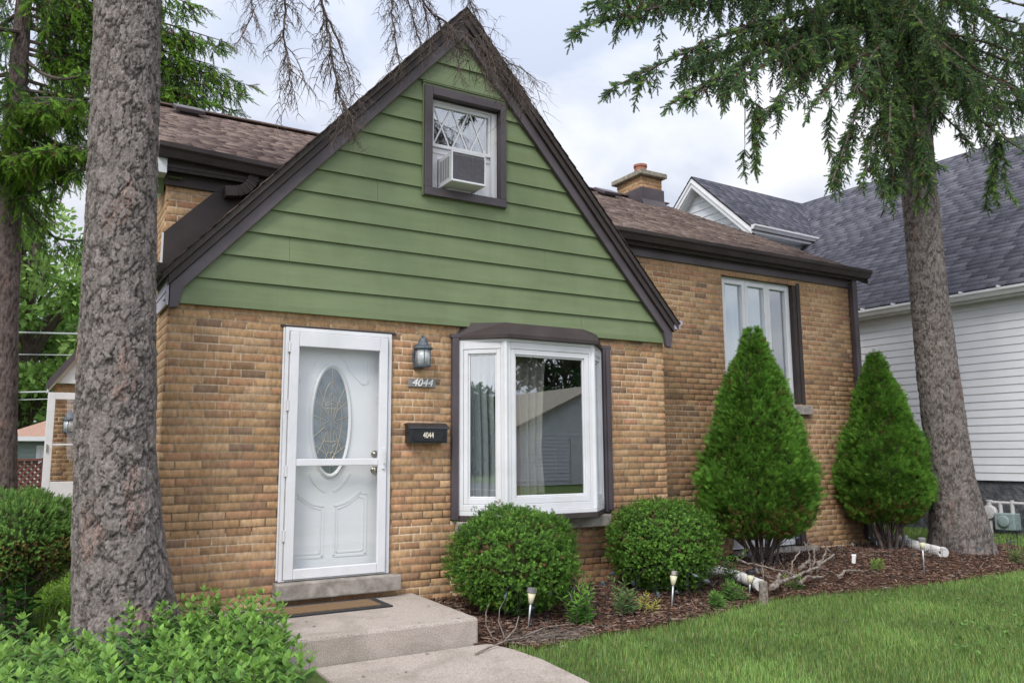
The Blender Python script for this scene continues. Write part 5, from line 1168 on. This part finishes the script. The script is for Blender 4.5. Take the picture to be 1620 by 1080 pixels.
def fan(seed):
    """flat spray of scale leaves along +z"""
    rg = np.random.default_rng(seed); V = []; F = []
    def blade(p, d, l_, w):
        b = len(V); d = np.array(d, float); d /= np.linalg.norm(d); s = np.array((d[2], 0, -d[0])); q = np.array(p, float)
        V.extend([q - s * w * .5, q + s * w * .5, q + d * l_ * .6 + s * w, q + d * l_ * .6 - s * w, q + d * l_ + s * w * .25, q + d * l_ - s * w * .25]); F.extend([(b, b + 1, b + 2, b + 3), (b + 3, b + 2, b + 4, b + 5)])
    blade((0, 0, 0), (0, 0, 1), 1, .026)
    for k in range(6):
        z = .10 + .14 * k
        for sg in (-1, 1): blade((0, .03 * sg, z), (sg * .75, rg.normal(0, .45), .8), .52 * (1 - .11 * k), .034)
    return np.array(V), np.array(F)
def arborvitae(loc, h, rx, ry, label, seed, z0=.33, n=9000, lean=0):
    rg = np.random.default_rng(seed); x, y = loc; t = thing('arborvitae', (x, y, 0), label, 'shrub', 'cone shaped arborvitae before the right wing')
    def prof(f): return np.interp(f, [0, .05, .15, .28, .45, .62, .78, .90, .97, 1], [.48, .74, .95, 1.0, .81, .585, .375, .185, .09, .02])
    V = []; F = []; nu, nv = 40, 30
    for j in range(nv + 1):
        f = j / nv
        for i in range(nu):
            th = 2 * math.pi * i / nu; k_ = prof(f) * .80 * (1 + .14 * mnoise.noise(Vector((math.cos(th) * 1.6, math.sin(th) * 1.6, f * 5 + seed)))); V.append((x + lean * f + rx * k_ * math.cos(th), y + ry * k_ * math.sin(th), z0 + .04 + (h - z0 - .1) * f))
    for j in range(nv):
        for i in range(nu): F.append((j * nu + i, j * nu + (i + 1) % nu, (j + 1) * nu + (i + 1) % nu, (j + 1) * nu + i))
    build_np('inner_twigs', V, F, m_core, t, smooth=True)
    f = rg.uniform(0, 1, n * 3); f = f[rg.random(n * 3) < prof(f) + .04][:n]; n = len(f); th = rg.uniform(0, 6.283, n)
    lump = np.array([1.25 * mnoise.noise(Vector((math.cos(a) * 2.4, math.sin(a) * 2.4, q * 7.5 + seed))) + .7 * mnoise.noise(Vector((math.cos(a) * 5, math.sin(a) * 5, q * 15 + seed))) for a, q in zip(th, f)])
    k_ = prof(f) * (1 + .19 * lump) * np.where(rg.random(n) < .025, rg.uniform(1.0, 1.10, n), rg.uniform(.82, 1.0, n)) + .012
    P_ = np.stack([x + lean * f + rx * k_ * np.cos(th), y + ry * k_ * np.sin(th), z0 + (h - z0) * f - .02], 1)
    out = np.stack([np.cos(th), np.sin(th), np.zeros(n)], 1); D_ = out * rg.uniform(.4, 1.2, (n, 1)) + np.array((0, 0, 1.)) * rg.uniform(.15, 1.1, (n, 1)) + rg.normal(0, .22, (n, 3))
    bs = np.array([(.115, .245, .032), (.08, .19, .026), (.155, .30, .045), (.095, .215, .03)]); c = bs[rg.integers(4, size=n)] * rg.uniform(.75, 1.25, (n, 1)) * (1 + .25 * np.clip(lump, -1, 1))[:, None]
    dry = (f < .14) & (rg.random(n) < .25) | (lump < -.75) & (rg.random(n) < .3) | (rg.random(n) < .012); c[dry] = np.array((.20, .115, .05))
    tV, tF = fan(seed); scatter('foliage', tV, tF, rotmats(D_, rg.uniform(0, 6.28, n)), P_, rg.uniform(.06, .10, n), c, m_leaf, t)
    mb = MB()
    for k in range(9):
        a = k * .72 + seed; r0 = .05 + .03 * (k % 3); rr = rg.uniform(.25, .6); bx_, by_ = x + r0 * math.cos(a), y + r0 * math.sin(a)
        mb.tube([(bx_, by_, -.05), (bx_ + .06 * math.cos(a), by_ + .06 * math.sin(a), .15), (x + rx * rr * math.cos(a), y + ry * rr * math.sin(a), z0 + .15), (x + rx * rr * 1.1 * math.cos(a), y + ry * rr * 1.1 * math.sin(a), z0 + .5)], [.032 - .002 * k, .026 - .0015 * k, .016, .008], 7)
    for k in range(26):
        a = rg.uniform(0, 6.28); rr = rg.uniform(.3, .85); zz_ = z0 - rg.uniform(-.10, .08); mb.tube([(x + .08 * math.cos(a), y + .08 * math.sin(a), .12 + .08 * rg.random()), (x + rx * rr * .6 * math.cos(a), y + ry * rr * .6 * math.sin(a), zz_ - .02), (x + rx * rr * math.cos(a), y + ry * rr * math.sin(a), zz_ + .1)], [.009, .006, .003], 4)
    mb.build('stems', m_twig, t)
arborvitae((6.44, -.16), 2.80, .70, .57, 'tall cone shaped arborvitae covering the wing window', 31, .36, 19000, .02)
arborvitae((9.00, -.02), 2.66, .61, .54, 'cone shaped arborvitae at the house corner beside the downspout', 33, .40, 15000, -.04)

# dwarf spruce at the left, domed head over bare stems
def dwarf_spruce():
    rg = np.random.default_rng(44); x, y, z = -.95, .55, .70; t = thing('dwarf_spruce', (x, y, 0), 'domed dwarf spruce with browning underside at the far left edge', 'shrub')
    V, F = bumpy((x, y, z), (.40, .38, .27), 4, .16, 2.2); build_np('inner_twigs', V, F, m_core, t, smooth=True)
    n = 5200; u = rg.normal(0, 1, (n, 3)); u /= np.linalg.norm(u, axis=1, keepdims=True)
    f = np.array([1 + .16 * mnoise.noise(Vector(q) * 2.2 + Vector((4, 0, 0))) + .10 * mnoise.noise(Vector(q) * 7) for q in u])
    P_ = np.array((x, y, z)) + u * np.array((.50, .46, .345)) * (f * rg.uniform(.86, 1, n))[:, None]
    c = np.array([(.14, .275, .06), (.11, .22, .05), (.19, .34, .075)])[rg.integers(3, size=n)] * rg.uniform(.75, 1.25, (n, 1)); dry = rg.random(n) < np.where(u[:, 2] < .05, .45, .03); c[dry] = np.array((.19, .15, .05)) * rg.uniform(.7, 1.2, (dry.sum(), 1))
    tV, tF = needle_sprig(22, 1, .30, .05, 5); scatter('foliage', tV, tF, rotmats(u + rg.normal(0, .35, (n, 3)) + np.array((0, 0, .3)), rg.uniform(0, 6.28, n)), P_, rg.uniform(.05, .075, n), c, m_needle, t)
    mb = MB()
    for k in range(7):
        a = k * .9; mb.tube([(x + .05 * math.cos(a), y + .05 * math.sin(a), -.08), (x + .12 * math.cos(a), y + .1 * math.sin(a), .25), (x + .42 * math.cos(a), y + .4 * math.sin(a), .55), (x + .5 * math.cos(a), y + .46 * math.sin(a), .7)], [.03, .022, .012, .005], 6)
        for q in range(6): b = a + rg.normal(0, .4); mb.tube([(x + .2 * math.cos(b), y + .2 * math.sin(b), .34 + .03 * q), (x + .38 * math.cos(b), y + .36 * math.sin(b), .42 + .04 * q), (x + .5 * math.cos(b + .2), y + .46 * math.sin(b + .2), .50 + .04 * q)], [.006, .004, .002], 4)
    mb.build('stems', m_twig, t)
dwarf_spruce()

def broad_leaf_t(seed=0):
    V = [(0, 0, 0), (.16, 0, .28), (0, .06, .3), (-.16, 0, .28), (.19, .0, .58), (0, .10, .6), (-.19, 0, .58), (0, .02, 1.0)]
    F = [(0, 1, 2), (0, 2, 3), (1, 4, 5), (1, 5, 2), (2, 5, 6), (2, 6, 3), (4, 7, 5), (5, 7, 6)]
    return np.array(V, float), np.array(F)
def leafy_plant(name, label, cat, stems, hgt, leaf, base_c, tip_c, seed, group=None, lean=.25, pairs=11, loc=None, wid=1.0):
    """upright leafy stems with opposite leaves, paler at the shoot tips (young leaves)"""
    rg = np.random.default_rng(seed); loc = loc or (float(np.mean([s[0] for s in stems])), float(np.mean([s[1] for s in stems])), float(np.mean([s[2] for s in stems])))
    t = thing(name, loc, label, cat, group); P_ = []; D_ = []; S_ = []; C_ = []; mb = MB()
    for sx, sy, sz in stems:
        h = hgt * rg.uniform(.6, 1.15); a = rg.uniform(0, 6.28); le = lean * rg.uniform(.2, 1.2); top = np.array((math.cos(a) * le * h, math.sin(a) * le * h, h)); b = np.array((sx, sy, sz))
        q = lambda f: b + np.array((top[0] * f * f, top[1] * f * f, top[2] * f)); mb.tube([tuple(q(f)) for f in (0, .33, .66, 1)], [.0035, .003, .0022, .001], 4, False)
        for k in range(pairs):
            f = .12 + .88 * k / (pairs - 1); ang = k * 1.57 + a + rg.normal(0, .2); young = f > .8
            for sg in (0, math.pi):
                el = .25 + 1.1 * max(0, f - .55) + rg.normal(0, .2); P_.append(q(f)); D_.append((math.cos(ang + sg), math.sin(ang + sg), el)); S_.append(leaf * rg.uniform(.75, 1.15) * (1.0 if f < .75 else 1.0 - 1.6 * (f - .75)))
                w = min(1, max(0, (f - .6) / .4)); C_.append((np.array(base_c) * (1 - w) + np.array(tip_c) * w) * rg.uniform(.75, 1.25))
        P_.append(q(1)); D_.append((rg.normal(0, .2), rg.normal(0, .2), 1)); S_.append(leaf * .55); C_.append(np.array(tip_c))
    tV, tF = broad_leaf_t(); tV = tV * np.array((wid, 1, 1)); D_ = np.array(D_, float)
    # leaf blades lie flat: side vector horizontal
    d = D_ / np.linalg.norm(D_, axis=1, keepdims=True); s = np.cross(np.array([[0, 0, 1.]]), d); nn = np.linalg.norm(s, axis=1, keepdims=True); s = np.where(nn > .05, s / np.maximum(nn, 1e-6), np.array([[1., 0, 0]])); up_ = np.cross(d, s)
    m = np.stack([s, up_, d], 2)
    scatter('leaves', tV, tF, m, np.array(P_), np.array(S_), np.array(C_), m_leaf, t)
    mb.build('stems', m_twig, t); return t
rg = np.random.default_rng(77)
def region(n, fn):
    out = []
    while len(out) < n:
        x, y = rg.uniform(-2.2, .95), rg.uniform(-3.9, -.55)
        if fn(x, y) and math.hypot(x + .2, y + .48) > .52: out.append((x, y, ground_z(x, y) - .03))
    return out
st1 = region(330, lambda x, y: x > -.06 + .35 * (y + 1.2) and x < .66 + (y + 1.0) * .16 and -2.9 < y < -.85)
st2 = region(290, lambda x, y: x <= -.06 + .35 * (y + 1.2) and y > -3.0 and y < -.95 and x > -1.5)
leafy_plant('leafy_perennial', 'leafy green clump between the big trunk and the concrete step', 'plant', st1, .43, .088, (.07, .18, .05), (.20, .36, .07), 61, 'leafy clumps around the big spruce trunk', .25, 11, None, 1.3)
leafy_plant('leafy_perennial', 'leafy green clump at the lower left in front of the big trunk', 'plant', st2, .40, .092, (.075, .19, .06), (.22, .38, .08), 62, 'leafy clumps around the big spruce trunk', .25, 11, None, 1.3)
st3 = [(rg.uniform(-1.8, -.30), rg.uniform(.95, 2.6), -.03) for _ in range(150)]
leafy_plant('ground_cover', 'bright yellow green ground cover behind the dwarf spruce', 'plant', st3, .22, .06, (.14, .28, .03), (.22, .38, .05), 63)
st4 = [(-.93 + rg.normal(0, .13), .30 + rg.normal(0, .08), -.04) for _ in range(9)]
leafy_plant('vine', 'heart leaved vine climbing the bare stems of the dwarf spruce', 'plant', st4, .62, .10, (.05, .14, .03), (.08, .2, .04), 64, None, .1, 8, None, 2.0)
for k, (loc, n, h, lf, lb, cb, ct) in enumerate((((3.12, -1.22), 16, .30, .085, 'bright narrow leaved plant between the two boxwoods', (.08, .22, .03), (.20, .38, .06)), ((3.70, -1.12), 7, .24, .10, 'thin gray green sprout right of the bright narrow leaved plant', (.10, .18, .06), (.16, .26, .08)),
                                                 ((3.92, -1.15), 3, .14, .08, 'yellowish withered sprout in the mulch', (.38, .36, .08), (.42, .40, .10)), ((4.95, -1.18), 8, .17, .09, 'low spiky weed near the end of the short white hose', (.09, .2, .04), (.15, .3, .06)), ((5.33, -.72), 6, .30, .09, 'feathery sprout growing beside the short white hose', (.07, .18, .03), (.16, .34, .05)),
                                                 ((4.62, -1.27), 6, .14, .09, 'small grassy weed at the lawn edge below the second boxwood', (.09, .2, .04), (.15, .3, .06)), ((5.85, -1.10), 4, .12, .08, 'tiny sprout by the branch pile', (.12, .24, .05), (.22, .38, .08)), ((7.35, -.95), 4, .12, .07, 'tiny yellow green sprout in the open mulch right of the branch pile', (.16, .28, .05), (.26, .4, .08)), ((9.75, -1.25), 7, .22, .07, 'thin weed at the lawn edge in front of the right spruce', (.12, .2, .05), (.2, .3, .07)))):
    stems = [(loc[0] + rg.normal(0, .045), loc[1] + rg.normal(0, .04), bed_z(*loc) - .01) for _ in range(n)]
    leafy_plant('sprout', lb, 'plant', stems, h, lf, cb, ct, 70 + k, 'small sprouts in the mulch bed', .5, 9, (loc[0], loc[1], bed_z(*loc)), .5)

# ------------------------------------------------------------------ garden bits in the bed
def path_light(x, y, label, tilt=(0, 0), h=.20, capmat=None, sc=.86, whole=True):
    z = bed_z(x, y) if y > bed_front_y(x) else ground_z(x, y); t = thing('path_light', (x, y, z), label, 'garden light', 'solar path lights in the front bed'); t.rotation_euler = (tilt[0], tilt[1], 0)
    def A(hh): return (x, y, z + hh)
    mb = MB(); mb.tube([A(-.05), A(h * .5), A(h)], [.006, .008, .009], 8); mb.build('stake', m_galv, t, smooth=True)
    mb = MB(); mb.lathe(A(h), [(r * sc, q * sc) for r, q in ((.012, 0), (.020, .004), (.042, .105))], 18); mb.build('lens', m_frost, t, smooth=True)
    mb = MB(); mb.lathe(A(h), [(r * sc, q * sc) for r, q in ((.047, .102), (.049, .106), (.049, .142), (.043, .148))], 18); mb.build('cap', capmat or m_galv, t, smooth=False)
m_capg = M('weathered_cap', (.13, .12, .13), (.20, .19, .20), scale=40, rough=.7)
path_light(2.63, -1.20, 'path light with dull gray cap in front of the first boxwood', (R(3), R(6)), .19, m_capg)
path_light(4.20, -1.13, 'path light with shiny steel cap in front of the second boxwood', (R(-2), R(9)), .20, m_nickel)
path_light(3.33, -.85, 'path light leaning half hidden behind the narrow leaved plant', (R(-14), R(-14)), .22, m_nickel)
path_light(5.22, -1.10, 'path light with black cap next to the post at the hose end', (R(4), R(4)), .11, m_black)
path_light(7.95, -1.16, 'path light on a dark stake in front of the long white hose', (R(2), R(-3)), .27, m_capg)
t = thing('stub_stake', (7.55, -.55, .04), 'short white plastic stub leaning in the mulch', 'stake'); mb = MB(); mb.bar((7.53, -.555, .02), (7.57, -.535, .10), .04, .025); mb.build('stub', m_hose, t); mb = MB(); mb.bar((7.5705, -.535, .10), (7.58, -.53, .122), .048, .032); mb.build('cap', m_white, t)
def hose(loc, pts, r, label):
    t = thing('drain_hose', loc, label, 'drain hose'); P_ = [Vector(p) for p in pts]; q = []
    for i in range(len(P_) - 1):
        k = max(2, int((P_[i + 1] - P_[i]).length / .011))
        for j in range(k): q.append(P_[i].lerp(P_[i + 1], j / k))
    q.append(P_[-1]); n = len(q); m = 5
    sm = [sum((q[min(max(i + d_, 0), n - 1)] for d_ in range(-12, 13)), Vector()) / 25 for i in range(n)]
    mb = MB(); mb.tube(sm, [r * (1.0 if (i // 2) % 2 else .90) * (1.06 if i > n - 9 else 1) for i in range(n)], 16); mb.build('corrugated_tube', m_hose, t)
hose((5.3, -.8, .05), [(5.30, -.12, .10), (5.42, -.42, .085), (5.47, -.64, .075), (5.36, -1.0, .06), (5.25, -1.24, .055)], .055, 'short corrugated white hose emerging beside the second boxwood')
hose((9.4, .1, .06), [(9.85, .75, .14), (9.62, .40, .125), (9.42, .08, .11), (9.13, -.42, .085), (8.93, -.82, .075)], .068, 'long corrugated white hose lying by the right arborvitae')
t = thing('post_stub', (5.16, -1.33, -.02), 'short weathered wooden stub at the end of the short white hose', 'wooden stub'); mb = MB(); mb.tube([(5.16, -1.33, -.12), (5.165, -1.33, .02), (5.16, -1.335, .115)], [.045, .043, .04], 9); mb.build('wood', m_wood, t)
t = thing('branch_pile', (6.0, -1.05, 0), 'pile of weathered broken branches lying on the mulch', 'branches')
rb = random.Random(9)
def stick(pts, r, n=8):
    mb = MB(); P_ = [Vector(p) for p in pts]; q = []
    for i in range(len(P_) - 1):
        for j in range(5): q.append(P_[i].lerp(P_[i + 1], j / 5) + Vector((rb.gauss(0, .006), rb.gauss(0, .006), rb.gauss(0, .006))))
    q.append(P_[-1]); k = len(q); mb.tube(q, [r * .44 * (1 - .45 * i / k) * rb.uniform(.78, 1.2) for i in range(k)], n); mb.build('branch', m_wood, t)
stick([(5.34, -1.30, .03), (5.60, -1.16, .06), (5.95, -1.10, .085), (6.35, -1.0, .13), (6.85, -.82, .20)], .042)
stick([(5.36, -1.24, .02), (5.62, -1.10, .05), (5.75, -1.02, .10)], .055); stick([(5.85, -1.18, .02), (6.1, -1.05, .05), (6.3, -1.1, .04)], .045); stick([(5.55, -.62, .22), (5.8, -.8, .14), (6.05, -1.0, .07)], .024)
stick([(6.2, -.9, .10), (6.45, -.78, .14), (6.75, -.75, .12)], .05); stick([(6.35, -.9, .08), (6.42, -.84, .22), (6.40, -.80, .36)], .018); stick([(6.42, -.88, .08), (6.50, -.85, .2), (6.55, -.80, .33)], .024); stick([(6.0, -.95, .06), (6.15, -.85, .18), (6.32, -.80, .27)], .022)
stick([(6.5, -1.12, .03), (6.8, -1.0, .05), (7.05, -.98, .03)], .035); stick([(6.6, -.8, .1), (6.8, -.74, .2), (6.9, -.70, .26)], .03); stick([(5.68, -.85, .02), (5.71, -.84, .14), (5.70, -.83, .20)], .016)
for k in range(14): a = rb.uniform(0, 3.1); x0, y0 = rb.uniform(5.7, 6.8), rb.uniform(-1.2, -.8); stick([(x0, y0, .04), (x0 + .12 * math.cos(a), y0 + .1 * math.sin(a), .08), (x0 + .25 * math.cos(a), y0 + .2 * math.sin(a), .06 + rb.uniform(0, .12))], .007, 5)

# black wire border with little leaf ornaments
bp = [(2.35, -1.30), (3.05, -1.05), (3.75, -.98), (4.45, -1.08), (5.1, -1.02), (5.8, -.72), (6.5, -.55), (7.2, -.72), (7.9, -.92), (8.6, -.98), (9.3, -1.0), (10.0, -1.0), (10.7, -.8)]
rw = random.Random(15)
for k in range(len(bp) - 1):
    a, b = Vector((*bp[k], 0)), Vector((*bp[k + 1], 0)); mid = (a + b) / 2; zz_ = bed_z(mid.x, mid.y)
    where = ('from the step corner to the first path light', 'in front of the first boxwood', 'between the two boxwoods', 'in front of the second boxwood', 'beside the short white hose', 'behind the branch pile', 'below the basement window', 'in the open mulch right of the branch pile', 'in front of the right arborvitae', 'in front of the long white hose', 'in front of the right spruce trunk', 'right of the spruce trunk at the picture edge')[k]
    t = thing('wire_border', (mid.x, mid.y, zz_), 'black wire border panel with leaf ornaments ' + where, 'garden border', 'black wire border panels'); mb = MB()
    for j in range(4):
        p = a.lerp(b, (j + .04) / 4); q = a.lerp(b, (j + .92) / 4); h = .26 + .10 * rw.random(); pts = []
        for i in range(11): th = math.pi * i / 10; c = p.lerp(q, (1 - math.cos(th)) / 2); pts.append((c.x, c.y, zz_ + (-.04 if i in (0, 10) else h * (.72 + .28 * math.sin(th)))))
        mb.tube(pts, .0022, 4, False)
        c = p.lerp(q, rw.uniform(.1, .9)); hl = zz_ + rw.uniform(.08, .36); d = Vector((rw.gauss(0, 1), rw.gauss(0, .5), rw.gauss(0, .8))).normalized() * rw.uniform(.03, .042); s = d.cross(Vector((rw.gauss(0, .3), 1, .2))).normalized() * .018; c = Vector((c.x, c.y, hl))
        lf = MB(); lf.add([c - d, c - d * .2 + s, c + d, c - d * .2 - s, c - d * .1 + Vector((0, -.006, .004))], [(0, 1, 4), (1, 2, 4), (2, 3, 4), (3, 0, 4)]); lf.build('leaf_ornament', m_lantern, t)
    mb.tube([(a.x, a.y, zz_ + .16), (mid.x, mid.y, zz_ + .15), (b.x, b.y, zz_ + .16)], .002, 4, False)
    mb.build('wire', m_black, t)

# dry twigs and needles by the step corner
tw = MB(); rt = random.Random(3)
for pts, r_ in (([(2.20, -1.42, -.06), (2.16, -1.36, .05), (2.17, -1.34, .14), (2.22, -1.30, .20)], .004), ([(2.30, -1.40, -.05), (2.27, -1.36, .06), (2.30, -1.32, .15), (2.38, -1.26, .20)], .004), ([(1.93, -1.62, -.075), (2.10, -1.52, -.07), (2.28, -1.47, -.05), (2.5, -1.46, -.05)], .008), ([(2.25, -1.48, -.05), (2.42, -1.36, .0), (2.52, -1.24, .06)], .006), ([(2.45, -1.42, -.05), (2.7, -1.36, -.02), (2.95, -1.38, -.02)], .005)): tw.tube(pts, [r_ * (1 - .5 * i / 3) for i in range(len(pts))], 6)
for k in range(240):
    x, y = 2.62 + rt.gauss(0, .24), -1.44 + rt.gauss(0, .09)
    if x < 2.25: continue
    a = rt.gauss(.2, .9); l_ = rt.uniform(.05, .2); z_ = ground_z(x, y) + rt.uniform(0, .03); tw.tube([(x, y, z_), (x + l_ * .5 * math.cos(a), y + l_ * .5 * math.sin(a), z_ + .012), (x + l_ * math.cos(a), y + l_ * math.sin(a), z_)], .0016, 3, False)
tag(tw.build('fallen_twigs', m_wood, None, (2.5, -1.4, -.05)), 'dry fallen twigs and needles at the corner of the concrete step', 'twigs', None, 'stuff')
lf = MB(); rl = random.Random(12)
for k in range(60):
    x, y = (rl.uniform(.9, 2.0), rl.uniform(-2.6, -.6)) if k < 14 else (rl.uniform(2.3, 9), 0)
    if k >= 14: y = bed_front_y(x) + rl.uniform(-1.5, .6)
    z_ = (.106 if y > -1.3 and x < 2.1 else -.084) if k < 14 else (bed_z(x, y) + .03 if y > bed_front_y(x) else ground_z(x, y) + .02)
    a = rl.uniform(0, 6.28); l_ = rl.uniform(.012, .03); d = Vector((math.cos(a), math.sin(a), 0)) * l_; s = Vector((-math.sin(a), math.cos(a), 0)) * l_ * .4; c = Vector((x, y, z_))
    lf.add([c - d, c + s + Vector((0, 0, .004)), c + d, c - s + Vector((0, 0, .003))], [(0, 1, 2), (0, 2, 3)])
tag(lf.build('leaf_litter', m_wood, None, (3, -1.5, 0)), kind='stuff')
S.frame_set(1)
